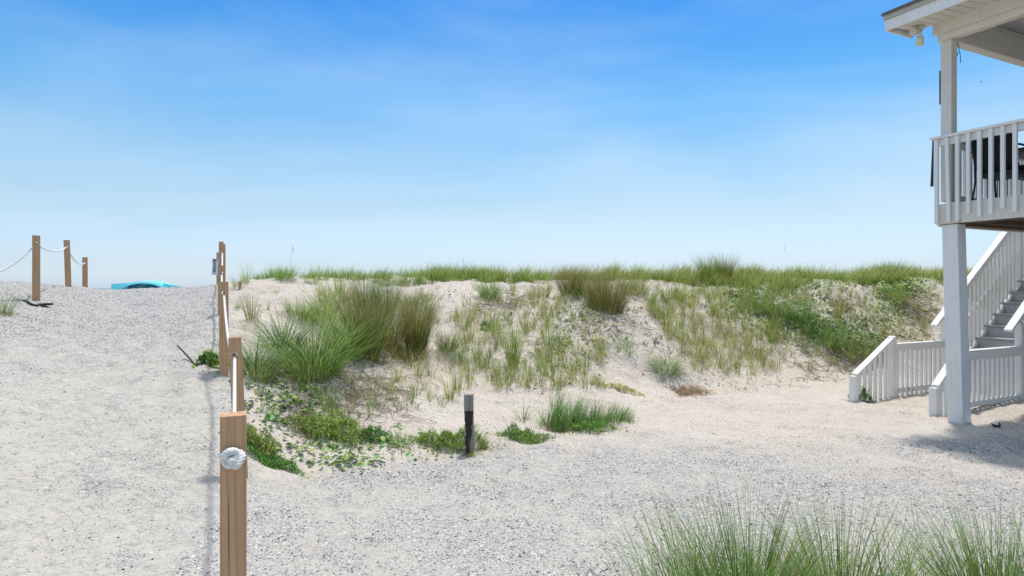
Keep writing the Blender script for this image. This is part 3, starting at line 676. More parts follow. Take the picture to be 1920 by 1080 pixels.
for z in (.05, -.02, -.035, -.095, -.165): sbox(b, -.05, .03, z-.004, z+.004, -.004, -.001)
sub(b, 'printing', M['signk'], pn, so)
# short stake in the sand, weathered stump
v = hit(449.5, 543); m = MB(); m.box(v.x-.022, v.x+.022, v.y-.02, v.y+.02, v.z-.2, v.z+.15); tag(m.build('wooden_stake', M['post'], bevel=.004), 'short brown stake stuck in the sand right of the crest posts', 'stake')
v = hit(880, 851); zc = v.z
st_ = empty('wooden_stump', v, 'weathered grey square post with a charred black face, standing alone before the dune', 'post')
w = .047
m = MB()
for i in range(9):
    z0, z1 = -.2+.81*i/9, -.2+.81*(i+1)/9
    def rr2(z): k = 1-.10*math.exp(-((z-.33)/.10)**2)+.02*math.sin(z*21); return w*k
    a, b2 = rr2(z0), rr2(z1); dx0, dx1 = .006*math.sin(z0*9), .006*math.sin(z1*9)
    m.quadbox([v+Vector((sx2*a+dx0, sy2*a, z0)) for sx2, sy2 in ((-1, -1), (1, -1), (1, 1), (-1, 1))]+[v+Vector((sx2*b2+dx1, sy2*b2, z1)) for sx2, sy2 in ((-1, -1), (1, -1), (1, 1), (-1, 1))])
bm_ = m.build('timber', M['oldpost'], st_, bevel=.002)
m = MB(); prev = None; N = 26; front = []
for i in range(N+1):
    z = .01+.435*i/N; a = -.034+.005*math.sin(i*1.7)+.005*math.sin(i*.6); b2 = .022+.006*math.sin(i*.5+1)+.003*math.sin(i*2.3)+(.016 if z > .30 else 0)-(.012 if z < .12 else 0)
    a -= .01 if z > .34 else 0
    front.append((v.x+a, v.x+b2, v.z+z))
for (a, b2, z0), (c2_, d2_, z1) in zip(front, front[1:]):
    yo = v.y-w-.006; m.quadbox([(a, yo, z0), (b2, yo, z0), (b2, yo+.02, z0), (a, yo+.02, z0), (c2_, yo, z1), (d2_, yo, z1), (d2_, yo+.02, z1), (c2_, yo+.02, z1)])
m.build('charred_face', M['char'], st_)
m = MB(); m.box(v.x-.002, v.x+.012, v.y-w-.009, v.y-w-.004, v.z+.03, v.z+.17); m.build('rust_streak', flat_mat('rust', (.20, .07, .04), .9, .4, 60), st_)

# driftwood and sticks
def stick(pxs, label, r, name='driftwood'):
    ps_ = []
    for px, py in pxs:
        h_ = hit(px, py); ps_.append(h_+Vector((0, 0, r*.7)))
    m = MB(); m.tube(ps_, [r*(1-.6*i/len(ps_)) for i in range(len(ps_))], 7); tag(m.build(name, M['drift']), label, 'driftwood' if name == 'driftwood' else 'stick')
stick([(46, 566), (52, 569), (60, 573), (72, 577)], 'thin dark driftwood stick lying left of the tallest left post foot', .022)
v = hit(84, 574)
m = MB(); m.bar(v+Vector((-.11, .03, .02)), v+Vector((.10, -.02, .03)), .10, .035); m.bar(v+Vector((-.12, .0, .015)), v+Vector((.05, -.09, .015)), .03, .02); tag(m.build('driftwood', M['drift'], bevel=.008), 'dark broken board lying right of the tallest left post foot', 'driftwood')
v0, v1 = hit(381, 703), hit(337, 668)
m = MB(); m.tube([v0+Vector((0, 0, .005)), v0.lerp(v1, .3)+Vector((0, 0, .01)), v0.lerp(v1, .6)+Vector((0, 0, .05)), v1+Vector((0, -.05, .12))], [.006, .009, .010, .008], 7)
tag(m.build('stick', M['drift']), 'curved dark dry stick rising from the path sand', 'stick')
v = hit(1866, 801)
m = MB()
m.tube([v+Vector((-.05, 0, .05)), v+Vector((-.03, -.02, .02)), v+Vector((.01, -.03, .012)), v+Vector((.05, -.01, .02)), v+Vector((.055, .01, .055))], [.006, .014, .017, .013, .006], 7); tag(m.build('dry_leaf', M['drift'], smooth=True), 'curled dark dry leaf on the ground beside the square pillar', 'leaf')

# ------------------------------------------------------------------ beach tent beyond the crest
tx, ty = (272-960)/F*24, 24.0; tz = ground(tx, ty)
tent = empty('beach_tent', (tx, ty, tz), 'turquoise beach tent with arched opening, its top showing above the path crest', 'tent')
TH = 1.7+14*24/F-tz
def arch(w_, h_, y_, n=24, ex=.0): return [Vector((tx+w_*math.cos(math.pi*(1-i/n))+ex, ty+y_, tz+h_*math.sin(math.pi*i/n)**.85)) for i in range(n+1)]
def shell(rings, th=.012):
    m = MB()
    for a, b2 in zip(rings, rings[1:]):
        for i in range(len(a)-1):
            u = Vector((0, 0, -th)); m.quadbox([a[i]+u, a[i+1]+u, b2[i+1]+u, b2[i]+u, a[i], a[i+1], b2[i+1], b2[i]])
    return m
shell([arch(1.30, TH*.955, -.15, ex=-.02), arch(1.36, TH*.985, .12, ex=-.03), arch(1.38, TH, .5, ex=-.05), arch(1.2, TH*.9, 1.1), arch(.8, TH*.55, 1.6)]).build('canopy', M['teal'], tent, smooth=True)
# front valance: outer frame round the opening
m = MB(); o1 = arch(1.30, TH*.955, -.16, ex=-.02); o2 = arch(1.12, TH*.875, -.20, ex=.03)
for i in range(len(o1)-1): m.quadbox([o1[i], o1[i+1], o2[i+1], o2[i], o1[i]+Vector((0, .015, 0)), o1[i+1]+Vector((0, .015, 0)), o2[i+1]+Vector((0, .015, 0)), o2[i]+Vector((0, .015, 0))])
m.build('front_panel', M['teal'], tent)
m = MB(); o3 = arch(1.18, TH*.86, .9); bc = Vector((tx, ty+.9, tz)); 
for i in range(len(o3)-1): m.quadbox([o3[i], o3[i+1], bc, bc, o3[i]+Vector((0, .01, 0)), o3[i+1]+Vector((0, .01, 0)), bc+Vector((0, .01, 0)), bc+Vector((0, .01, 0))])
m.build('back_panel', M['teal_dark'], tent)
m = MB(); zl = tz+TH*.9; m.v = [(tx-1.28, ty-.1, tz), (tx-1.26, ty-.1, zl-.05), (tx-.7, ty+.1, zl+.0), (tx-.9, ty+.1, tz), (tx-1.28, ty-.08, tz), (tx-1.26, ty-.08, zl-.05), (tx-.7, ty+.12, zl), (tx-.9, ty+.12, tz)]
m.f = [(0, 1, 2, 3), (7, 6, 5, 4), (0, 4, 5, 1), (1, 5, 6, 2), (2, 6, 7, 3), (3, 7, 4, 0)]; m.m = [0]*6; m.build('side_panel', M['teal'], tent)
m = MB(); m.quadbox([(tx+.9, ty-.1, tz), (tx+1.52, ty-.1, tz), (tx+1.52, ty-.08, tz), (tx+.9, ty-.08, tz), (tx+.75, ty-.1, tz+TH*.88), (tx+1.52, ty-.1, tz+TH*.72), (tx+1.52, ty-.08, tz+TH*.72), (tx+.75, ty-.08, tz+TH*.88)]); m.build('wing_panel', M['teal'], tent)

# bird far off over the sea
v = P(1839, 154, 150)
m = MB(); m.tube([v+Vector((-.28, 0, -.04)), v+Vector((-.10, 0, .02)), v+Vector((.12, 0, .05)), v+Vector((.26, 0, .06))], [.02, .07, .08, .02], 8)
for s_ in (-1, 1):
    b = len(m.v); 
    m.quadbox([v+Vector((-.08, 0, .03)), v+Vector((.12, 0, .05)), v+Vector((.18, s_*.5, .18)), v+Vector((.05, s_*.5, .16)), v+Vector((-.08, 0, .06)), v+Vector((.12, 0, .08)), v+Vector((.18, s_*.5, .2)), v+Vector((.05, s_*.5, .18))])
tag(m.build('bird', M['bird'], smooth=True), 'tiny dark seabird flying in the sky right of the porch post', 'bird')

# ------------------------------------------------------------------ vegetation
def blades_mesh(name, base, hts, az, leanv, curv, wid, tone, tipt, seg=4, mat='leaf', droop=None):
    """many tapering curved blades as one mesh; every array has one row per blade"""
    n = len(hts); t = np.linspace(0, 1, seg+1)[None, :]
    dirx, diry = np.cos(az), np.sin(az)
    # lean grows along the blade: horizontal reach and height follow a bending arc
    ang = leanv[:, None]+curv[:, None]*t; ds = hts[:, None]/seg
    hx = np.concatenate([np.zeros((n, 1)), np.cumsum(np.sin((ang[:, 1:]+ang[:, :-1])/2)*ds, 1)], 1)
    hz = np.concatenate([np.zeros((n, 1)), np.cumsum(np.cos((ang[:, 1:]+ang[:, :-1])/2)*ds, 1)], 1)
    cx = base[:, 0:1]+hx*dirx[:, None]; cy = base[:, 1:2]+hx*diry[:, None]; cz = base[:, 2:3]+hz
    tw = az+rng.uniform(-1.2, 1.2, n); sxv = -np.sin(tw)[:, None]; syv = np.cos(tw)[:, None]
    wf = (np.minimum(1, .55+t*1.5)*(1-t)**.6+.03)*wid[:, None]/2
    Lp = np.stack([cx-sxv*wf, cy-syv*wf, cz], -1); Rp = np.stack([cx+sxv*wf, cy+syv*wf, cz], -1)
    co = np.stack([Lp, Rp], 2).reshape(-1, 3); k = 2*(seg+1)
    b = (np.arange(n)*k)[:, None, None]; s_ = (np.arange(seg)*2)[None, :, None]; f = (b+s_+np.array([0, 1, 3, 2])[None, None, :]).reshape(-1, 4)
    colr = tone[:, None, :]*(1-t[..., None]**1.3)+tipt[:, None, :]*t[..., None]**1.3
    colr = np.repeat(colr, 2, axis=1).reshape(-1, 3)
    return co, f, colr
def raw_mesh(name, parts, mat):
    co = np.concatenate([p[0] for p in parts]); off = np.cumsum([0]+[len(p[0]) for p in parts[:-1]]); f = np.concatenate([p[1]+o for p, o in zip(parts, off)]); c = np.concatenate([p[2] for p in parts])
    me = bpy.data.meshes.new(name); me.vertices.add(len(co)); me.vertices.foreach_set('co', co.astype(np.float32).ravel())
    me.loops.add(f.size); me.loops.foreach_set('vertex_index', f.astype(np.int32).ravel()); me.polygons.add(len(f)); me.polygons.foreach_set('loop_start', np.arange(0, f.size, 4)); me.polygons.foreach_set('loop_total', np.full(len(f), 4))
    me.update(calc_edges=True); a = me.color_attributes.new('tone', 'FLOAT_COLOR', 'POINT'); a.data.foreach_set('color', np.concatenate([c, np.ones((len(c), 1))], 1).astype(np.float32).ravel())
    me.materials.append(M[mat]); return me
G = { # base tone, tip tone
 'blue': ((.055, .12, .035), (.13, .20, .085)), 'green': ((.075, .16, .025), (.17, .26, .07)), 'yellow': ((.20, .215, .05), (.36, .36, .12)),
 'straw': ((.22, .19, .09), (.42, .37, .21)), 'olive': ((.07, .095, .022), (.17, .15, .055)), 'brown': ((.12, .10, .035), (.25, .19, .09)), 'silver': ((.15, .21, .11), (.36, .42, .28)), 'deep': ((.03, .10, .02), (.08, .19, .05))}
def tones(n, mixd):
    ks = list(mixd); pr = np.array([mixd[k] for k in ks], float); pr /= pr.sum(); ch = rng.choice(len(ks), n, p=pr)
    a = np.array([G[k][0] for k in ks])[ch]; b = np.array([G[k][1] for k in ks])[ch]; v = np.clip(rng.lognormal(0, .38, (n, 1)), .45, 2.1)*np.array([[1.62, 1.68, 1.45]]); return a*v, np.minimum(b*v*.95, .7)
def tuft(n, h, spread, wid, mixd, lean=.5, curv=.9, seg=4, hj=.35, radius=None, base_fn=None):
    ang = rng.uniform(0, 2*np.pi, n); rad = spread*np.sqrt(rng.uniform(0, 1, n))
    bx, by = rad*np.cos(ang), rad*np.sin(ang); az = ang+rng.normal(0, .5, n)
    bz = np.full(n, -.03)
    if base_fn: bz = base_fn(bx, by)-.03
    ln = rad/max(spread, 1e-3)*lean*rng.uniform(.5, 1.2, n); cv = rng.uniform(.25, 1.25, n)*curv
    hh = h*rng.uniform(1-hj, 1.05, n); a, b = tones(n, mixd)
    return blades_mesh('', np.stack([bx, by, bz], -1), hh, az, ln, cv, np.full(n, wid)*rng.uniform(.6, 1.2, n), a, b, seg)
def put(mesh, name, loc, label, cat, group=None, sc=1, rz=None, kind=None, sz=None):
    o = bpy.data.objects.new(name, mesh); COL.objects.link(o); o.location = loc; o.scale = (sc, sc, sz if sz else sc); o.rotation_euler = (0, 0, random.uniform(0, 6.28) if rz is None else rz)
    return tag(o, label, cat, group, kind)
def stems(n, h, spread):   # bare seed stalks with oat heads
    pr = []
    for i in range(n):
        az = random.uniform(0, 6.28); c = random.uniform(.15, .4)
        st = blades_mesh('', np.array([[random.uniform(-spread, spread), random.uniform(-spread, spread), 0]]), np.array([h*random.uniform(.8, 1)]), np.array([az]), np.array([.05]), np.array([c]), np.array([.006]), np.array([[.22, .19, .09]]), np.array([[.30, .24, .12]]), 6)
        pr.append(st); tip = st[0][-1]
        k = 26; bz = np.stack([np.full(k, tip[0]), np.full(k, tip[1]), tip[2]-np.linspace(0, .2*h/1.1, k)], -1); bz[:, :2] += np.random.default_rng(i).normal(0, .004, (k, 2))
        pr.append(blades_mesh('', bz, np.full(k, .04), rng.uniform(0, 6.28, k), np.full(k, .9), np.full(k, .8), np.full(k, .012), np.tile([.25, .21, .12], (k, 1)), np.tile([.40, .34, .2], (k, 1)), 2))
    return pr
# individual big clumps: (px, base row, height m, spread m, blades, width, tones, lean, curve, label)
BIG = [
 (478, 700, .62, .20, 300, .010, {'blue': 3, 'green': 2, 'silver': 1}, .75, 1.3, 'rounded blue green sea oat clump right behind the second rope post', 'arch'),
 (588, 705, 1.05, .26, 460, .011, {'green': 3, 'blue': 4, 'yellow': 1}, .7, 1.35, 'largest arching green sea oat clump, left end of the tall grass row', 'arch'),
 (530, 660, .85, .19, 240, .011, {'blue': 3, 'green': 1, 'silver': 1}, .8, 1.3, 'dark drooping sea oat clump behind the left edge of the largest clump', 'arch'),
 (650, 668, 1.02, .18, 340, .010, {'green': 3, 'blue': 1, 'yellow': 1}, .6, 1.1, 'bright green sea oat clump between the largest clump and the brown grass', 'arch'),
 (612, 600, .72, .28, 320, .008, {'green': 2, 'silver': 1, 'yellow': 2}, .6, 1.0, 'pale green clump higher up behind the largest clump', 'arch'),
 (688, 668, 1.18, .15, 1000, .0045, {'olive': 4, 'brown': 3, 'green': 1}, .35, .45, 'dense fine olive brown grass column at the middle of the tall grass row', 'fine'),
 (732, 658, .88, .16, 600, .004, {'brown': 3, 'straw': 2, 'olive': 2}, .45, .5, 'loose tan fine grass clump between the two dark grass columns', 'fine'),
 (780, 664, 1.15, .12, 950, .0045, {'olive': 5, 'brown': 2, 'green': 1}, .3, .4, 'dense dark olive grass column, right end of the tall grass row', 'fine'),
 (770, 682, .38, .22, 350, .005, {'brown': 3, 'olive': 2, 'yellow': 1}, .7, .8, 'low brown tuft at the foot of the dark olive grass column', 'fine'),
 (722, 592, .82, .14, 500, .004, {'olive': 3, 'green': 2}, .3, .4, 'upright dark green grass column higher up behind the tan clump', 'fine'),
 (684, 580, .75, .16, 400, .004, {'olive': 2, 'green': 2, 'brown': 1}, .35, .4, 'upright olive grass clump near the crest above the brown column', 'fine'),
 (565, 600, .48, .2, 180, .008, {'green': 3, 'yellow': 2}, .6, .9, 'light green tuft near the crest above the largest clump', 'arch'),
 (645, 572, .50, .24, 240, .007, {'green': 3, 'yellow': 2, 'olive': 1}, .6, .8, 'mid green tuft near the crest left of the upright dark columns', 'arch'),
 (775, 575, .46, .2, 200, .006, {'green': 2, 'olive': 2}, .6, .8, 'olive green tuft near the crest right of the upright dark columns', 'arch'),
 (838, 660, .50, .12, 240, .006, {'green': 2, 'olive': 2, 'straw': 1}, .5, .7, 'medium green tuft standing just right of the tall grass row', 'arch'),
 (855, 678, .38, .08, 60, .010, {'silver': 3, 'blue': 1}, .9, .7, 'small silvery spiky tuft right below the medium green tuft', 'arch'),
 (918, 560, .55, .16, 320, .007, {'green': 3, 'deep': 1}, .5, .8, 'round bright green tuft on the crest above the bare sand slope', 'arch'),
 (962, 690, .80, .07, 160, .007, {'green': 2, 'yellow': 3}, .25, .35, 'tallest narrow yellow green tuft in the sparse middle slope', 'arch'),
 (1140, 580, .95, .26, 1200, .0045, {'olive': 4, 'brown': 3, 'yellow': 1}, .5, .5, 'large dark olive brown tuft hanging over the crest at the middle of the dune', 'fine'),
 (1072, 552, .72, .22, 800, .0045, {'olive': 2, 'brown': 4}, .4, .4, 'brownish fine grass tuft on the crest left of the large olive tuft', 'fine'),
 (1105, 556, .62, .3, 520, .006, {'green': 3, 'olive': 3, 'yellow': 1}, .5, .6, 'green grass between the brownish and the large olive crest tufts', 'arch'),
 (1185, 548, .55, .28, 420, .006, {'olive': 3, 'green': 2, 'yellow': 2}, .5, .6, 'olive green grass right of the large olive crest tuft', 'arch'),
 (1010, 560, .50, .2, 260, .006, {'yellow': 3, 'olive': 3, 'straw': 1}, .5, .6, 'yellow olive tuft on the upper slope left of the brownish crest tuft', 'arch'),
 (1326, 532, .88, .10, 560, .005, {'olive': 2, 'green': 3}, .4, .5, 'left of two tall dark tufts that top the crest', 'fine'),
 (1359, 532, .90, .10, 640, .0045, {'olive': 3, 'brown': 2, 'green': 1}, .35, .5, 'right of two tall dark tufts that top the crest', 'fine'),
 (1250, 695, .52, .17, 420, .009, {'silver': 4, 'blue': 1, 'straw': 1}, 1.15, .9, 'silvery drooping spiky tuft alone on the lower bare sand slope', 'arch'),
 (1172, 655, .34, .12, 120, .007, {'silver': 1, 'green': 2}, .8, .8, 'small green spiky tuft up left of the silvery drooping tuft', 'arch'),
 (1580, 580, .40, .2, 300, .006, {'brown': 3, 'olive': 2}, .7, .7, 'drooping dark brown tuft hanging below the crest at the right', 'fine'),
 (1500, 600, .62, .26, 420, .007, {'deep': 3, 'blue': 3, 'green': 1}, .7, .9, 'dark green grass clump in the middle of the green vine swath', 'arch'),
 (1545, 640, .50, .26, 420, .007, {'green': 3, 'deep': 2}, .8, .9, 'bright green grass clump at the lower part of the green swath', 'arch'),
 (1620, 660, .5, .3, 420, .007, {'green': 2, 'olive': 2, 'yellow': 1}, .8, .8, 'olive green grass clump above the tall newel post of the entrance rail', 'arch'),
 (1455, 590, .50, .24, 420, .006, {'green': 3, 'olive': 2, 'deep': 1}, .7, .8, 'grass clump between the round green clump and the dark clump in the vines', 'arch'),
 (1680, 560, .34, .22, 380, .006, {'green': 3, 'yellow': 2}, .6, .7, 'bright green grass growing out of the vines at the right crest', 'arch'),
 (1590, 665, .42, .28, 400, .006, {'olive': 3, 'brown': 1, 'green': 2}, .8, .8, 'dull olive clump low on the slope left of the tall entrance newel', 'arch'),
 (1415, 578, .40, .26, 350, .006, {'green': 3, 'yellow': 1}, .7, .8, 'round green clump at the left end of the green vine swath', 'arch'),
 (1030, 800, .30, .10, 90, .006, {'silver': 1, 'green': 3}, .6, .6, 'wiry green tuft growing at the left end of the dark toe grass', 'arch'),
 (982, 790, .34, .06, 40, .007, {'blue': 2, 'silver': 2}, .7, .8, 'few long blue green blades standing out of the round low bush', 'arch'),
 (620, 765, .34, .08, 90, .006, {'silver': 2, 'green': 2}, .4, .5, 'small upright tuft growing from the vine mound behind the bush', 'arch'),
 (748, 838, .26, .08, 90, .007, {'green': 3, 'silver': 1}, .7, .7, 'small spiky green tuft at the dune toe left of the charred post', 'arch'),
 (6, 590, .38, .08, 110, .006, {'yellow': 3, 'straw': 2, 'green': 1}, .5, .6, 'yellow green tuft cut by the left edge of the photo', 'arch'),
 (30, 527, .22, .10, 120, .006, {'olive': 2, 'green': 1, 'straw': 1}, .8, .7, 'small olive tuft on the skyline left of the tallest left post', 'arch'),
 (48, 528, .18, .1, 70, .006, {'olive': 2, 'green': 1}, .9, .7, 'tiny tuft on the skyline beside the tallest left post', 'arch'),
 (484, 524, .30, .22, 220, .006, {'deep': 1, 'blue': 2}, 1.0, .8, 'low dark spreading tuft on the crest right of the rope posts', 'arch'),
 (533, 523, .42, .16, 260, .006, {'blue': 2, 'green': 2}, .9, .8, 'dark spiky tuft with a tall seed stalk on the crest', 'arch'),
 (446, 537, .35, .08, 70, .006, {'yellow': 3, 'green': 2}, .5, .6, 'yellow green tuft beside the short brown stake', 'arch'),
 (446, 580, .26, .04, 28, .007, {'green': 1, 'silver': 1}, .5, .5, 'tiny lone tuft below the short brown stake', 'arch'),
 (472, 600, .55, .08, 80, .006, {'yellow': 3, 'green': 1, 'straw': 1}, .3, .5, 'thin pale upright tuft between rope posts and the tall grass row', 'arch'),
 (492, 715, .34, .12, 110, .006, {'yellow': 3, 'straw': 1}, .5, .5, 'yellowish tuft at the foot of the rounded blue green clump', 'arch'),
 (1830, 505, .7, .3, 420, .01, {'deep': 3, 'green': 2}, .6, .5, 'dark green bush showing between the square pillar and stair rail', 'arch'),
]
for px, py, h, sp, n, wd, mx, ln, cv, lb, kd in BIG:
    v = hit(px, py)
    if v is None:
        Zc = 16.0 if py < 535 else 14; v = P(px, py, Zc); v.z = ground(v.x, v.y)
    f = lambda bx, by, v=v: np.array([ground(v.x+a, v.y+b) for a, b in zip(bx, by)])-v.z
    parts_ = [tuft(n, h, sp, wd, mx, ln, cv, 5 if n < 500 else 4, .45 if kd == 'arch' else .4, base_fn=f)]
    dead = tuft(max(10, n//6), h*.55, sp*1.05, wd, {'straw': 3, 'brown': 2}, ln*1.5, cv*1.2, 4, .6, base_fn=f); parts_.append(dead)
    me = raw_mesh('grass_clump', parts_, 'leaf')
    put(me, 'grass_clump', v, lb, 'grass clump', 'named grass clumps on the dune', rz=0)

# sparse tufts, shared meshes
var = {}
for k, (n, h, sp, wd, mx, ln, cv) in {
   'slim_a': (34, .50, .045, .006, {'yellow': 4, 'green': 2, 'straw': 1}, .35, .4), 'slim_b': (24, .44, .035, .006, {'yellow': 3, 'straw': 2}, .3, .35), 'slim_c': (46, .55, .055, .006, {'yellow': 3, 'green': 3}, .3, .4),
   'slim_d': (18, .36, .03, .007, {'silver': 1, 'yellow': 2}, .45, .5), 'dry_a': (40, .26, .05, .005, {'straw': 3, 'brown': 2}, .6, .6), 'dry_b': (26, .22, .04, .005, {'brown': 3, 'straw': 1}, .7, .7),
   'crest_a': (90, .34, .10, .006, {'green': 3, 'yellow': 1, 'blue': 1}, .7, .6), 'crest_b': (60, .28, .07, .006, {'blue': 2, 'green': 2}, .7, .7)}.items():
    var[k] = [raw_mesh(k, [tuft(n, h, sp, wd, mx, ln, cv, 4, .5)], 'leaf') for _ in range(3)]
used = []; TU = []; TO = []
def scatter(cnt, px0, px1, py0, py1, kinds, label, group, s0=.75, s1=1.2, shape=None, mind=.14):
    made = 0; tries = 0
    while made < cnt and tries < cnt*12:
        tries += 1; px, py = random.uniform(px0, px1), random.uniform(py0, py1)
        if shape and not shape(px, py): continue
        v = hit(px, py)
        if v is None or any((v.x-a)**2+(v.y-b)**2 < mind**2 for a, b in used): continue
        used.append((v.x, v.y)); k = random.choice(kinds); TU.append((px, py, k)); TO.append(put(random.choice(var[k]), 'grass_tuft', v-Vector((0, 0, .01)), label, 'grass tuft', group, random.uniform(s0, s1))); made += 1
scatter(60, 855, 1130, 600, 735, ['slim_a', 'slim_b', 'slim_c', 'slim_c'], 'thin yellow green tuft on the pale middle slope', 'thin tufts on the middle slope', shape=lambda x, y: y < 740-.02*(x-900) and not (x > 1040 and y < 620))
scatter(88, 1200, 1450, 560, 705, ['slim_a', 'slim_b', 'slim_c', 'slim_a'], 'thin yellow green tuft on the hollow slope right of centre', 'thin tufts in the right hollow', shape=lambda x, y: y < 705 and (x-1195) > (y-560)*.75 )
scatter(40, 1440, 1760, 540, 640, ['slim_a', 'slim_b', 'dry_a', 'slim_c'], 'pale thin tuft high on the right dune slope', 'thin tufts high on the right slope')
scatter(26, 560, 850, 690, 780, ['slim_b', 'slim_d', 'dry_a', 'slim_a'], 'small thin tuft on the sand below the tall grass row', 'tufts below the tall grass row')
scatter(16, 1380, 1600, 655, 715, ['slim_d', 'dry_a', 'dry_b', 'slim_b'], 'small tuft at the foot of the right dune slope', 'tufts at the right dune foot')
scatter(22, 860, 1060, 545, 610, ['slim_a', 'dry_a', 'slim_b'], 'short tuft on the upper middle slope below the crest', 'tufts on the upper middle slope')
scatter(24, 455, 820, 522, 534, ['crest_a', 'crest_b', 'crest_a', 'slim_a'], 'small dark green tuft along the left crest skyline', 'tufts along the left crest', .6, 1.15)
scatter(16, 600, 830, 545, 640, ['crest_a', 'slim_c', 'slim_a', 'dry_a'], 'mixed tuft behind the tall grass row', 'tufts behind the tall grass row', .8, 1.4)
scatter(8, 455, 540, 540, 640, ['slim_d', 'slim_b', 'dry_b'], 'tiny tuft on the bare sand right of the rope posts', 'tiny tufts right of the rope posts', .5, .9)

# beyond the three hundred largest: the remaining fine growth on the slopes, as one mass
def mass(boxes):
    pr = []
    for cnt, px0, px1, py0, py1, h, mixd, shape in boxes:
        c = 0
        while c < cnt:
            px, py = random.uniform(px0, px1), random.uniform(py0, py1); c += 1
            if shape and not shape(px, py): continue
            v = hit(px, py)
            if v is None: continue
            k = tuft(random.randint(6, 22), h*random.uniform(.5, 1.2), .05, .0065, mixd, .4, .5, 3, .5); k[0][:] += np.array(v); pr.append(k)
    return pr
YG = {'yellow': 4, 'green': 2, 'straw': 2, 'olive': 1}
me = raw_mesh('slope_grass', mass([(420, 1190, 1450, 545, 700, .38, YG, lambda x, y: (x-1190) > (y-560)*.8), (230, 850, 1140, 560, 730, .36, YG, None), (260, 1430, 1765, 545, 650, .34, {'straw': 3, 'yellow': 3, 'olive': 2}, None), (130, 1230, 1600, 528, 560, .34, {'green': 3, 'yellow': 3}, None), (110, 560, 860, 560, 690, .40, {'green': 2, 'yellow': 2, 'olive': 2, 'straw': 2}, None), (70, 480, 850, 690, 770, .22, YG, None), (60, 1380, 1640, 655, 712, .2, {'straw': 3, 'brown': 2, 'yellow': 2}, None)]), 'leaf')
put(me, 'slope_grass', (0, 0, 0), 'fine sparse grass growing between the tufts on the dune slopes', 'grass', kind='stuff', rz=0)

# say which tuft is which: by the landmark it stands nearest to
LM = [(478, 700, 'rounded blue green clump'), (588, 705, 'largest arching green clump'), (640, 668, 'bright green clump'), (690, 668, 'olive brown grass column'), (776, 668, 'dark olive grass column'), (838, 660, 'medium green tuft'), (855, 680, 'small silvery spiky tuft'),
 (918, 560, 'round bright green crest tuft'), (962, 690, 'tallest narrow yellow tuft'), (1140, 585, 'large olive brown crest tuft'), (1072, 548, 'brownish crest tuft'), (1340, 530, 'two tall dark crest tufts'), (1250, 693, 'silvery drooping tuft'), (1172, 655, 'small green spiky tuft'), (1580, 580, 'drooping dark brown tuft'),
 (1500, 600, 'dark green clump in the vines'), (1545, 640, 'lower bright green clump'), (1415, 578, 'round green clump'), (880, 790, 'charred post'), (625, 800, 'bright spreading bush'), (980, 820, 'rounded bright bush'), (1110, 800, 'dark toe grass'), (1665, 690, 'tall entrance newel'), (1295, 736, 'dry reddish ring'), (1160, 733, 'flat straw patch'),
 (533, 523, 'crest tuft with seed stalk'), (484, 524, 'low spreading crest tuft'), (1243, 562, 'two round green bushes'), (912, 618, 'dark leafy sprig'), (722, 590, 'upright dark green column'), (612, 612, 'pale green clump'), (450, 540, 'short brown stake'), (1700, 560, 'dead vine tangle'), (472, 600, 'thin pale upright tuft'), (1478, 520, 'leaning seed stalk'), (1760, 600, 'square pillar')]
KD = {'slim_a': 'thin yellow green tuft', 'slim_b': 'slim yellow tuft', 'slim_c': 'fuller green tuft', 'slim_d': 'short silvery tuft', 'dry_a': 'dry straw tuft', 'dry_b': 'dry brown tuft', 'crest_a': 'bushy green tuft', 'crest_b': 'small blue green tuft'}
ORD = ['', 'second ', 'third ', 'fourth ', 'fifth ', 'sixth ', 'seventh ', 'eighth ', 'ninth ', 'tenth ', 'eleventh ', 'twelfth ', 'thirteenth ', 'fourteenth ', 'fifteenth ']
keyed = {}
for (px, py, k), o in zip(TU, TO):
    d, lx, ly, nm = min((math.hypot(px-a, (py-b)*1.3), a, b, c) for a, b, c in LM)
    dx, dy = px-lx, py-ly
    rel = ('right of' if dx > 0 else 'left of') if abs(dx) > abs(dy)*1.2 else ('above' if dy < 0 else 'below')
    keyed.setdefault((KD[k], rel, nm), []).append((d, o))
for (kd_, rel, nm), lst in keyed.items():
    for i, (d, o) in enumerate(sorted(lst, key=lambda t: t[0])): o['label'] = f"{kd_}, {ORD[i]}nearest {rel} the {nm}" if len(lst) > 1 else f"{kd_} on the sand {rel} the {nm}"

# crest band: too many blades to count
def band(ncl, per, x0, x1, fy, h, mixd, wd=.008):
    bx, by, hh, az, ln = [], [], [], [], []
    for _ in range(ncl):
        cx = rng.uniform(x0, x1); cy = float(fy(cx))-.5+2.6*rng.uniform(0, 1)**1.3
        if fbm(np.array([cx*.9]), np.array([cy*.9]), 55, 3)[0] < rng.uniform(-.42, .12): continue
        k = int(per*rng.uniform(.4, 1.5)); a = rng.uniform(0, 2*np.pi, k); r = rng.uniform(.05, .14)*np.sqrt(rng.uniform(0, 1, k)); hc = h*rng.uniform(.55, 1.25)
        bx.append(cx+r*np.cos(a)); by.append(cy+r*np.sin(a)); hh.append(hc*rng.uniform(.5, 1.05, k)); az.append(np.where(rng.uniform(0, 1, k) < .45, rng.normal(.3, .6, k), a)); ln.append(rng.uniform(0, .55, k))
    bx, by, hh, az, ln = map(np.concatenate, (bx, by, hh, az, ln)); n = len(bx)
    bz = np.array([ground(a, b) for a, b in zip(bx, by)])-.02; a, b = tones(n, mixd)
    return blades_mesh('', np.stack([bx, by, bz], -1), hh, az, ln, rng.uniform(.2, 1.0, n), np.full(n, wd)*rng.uniform(.7, 1.3, n), a, b, 3)
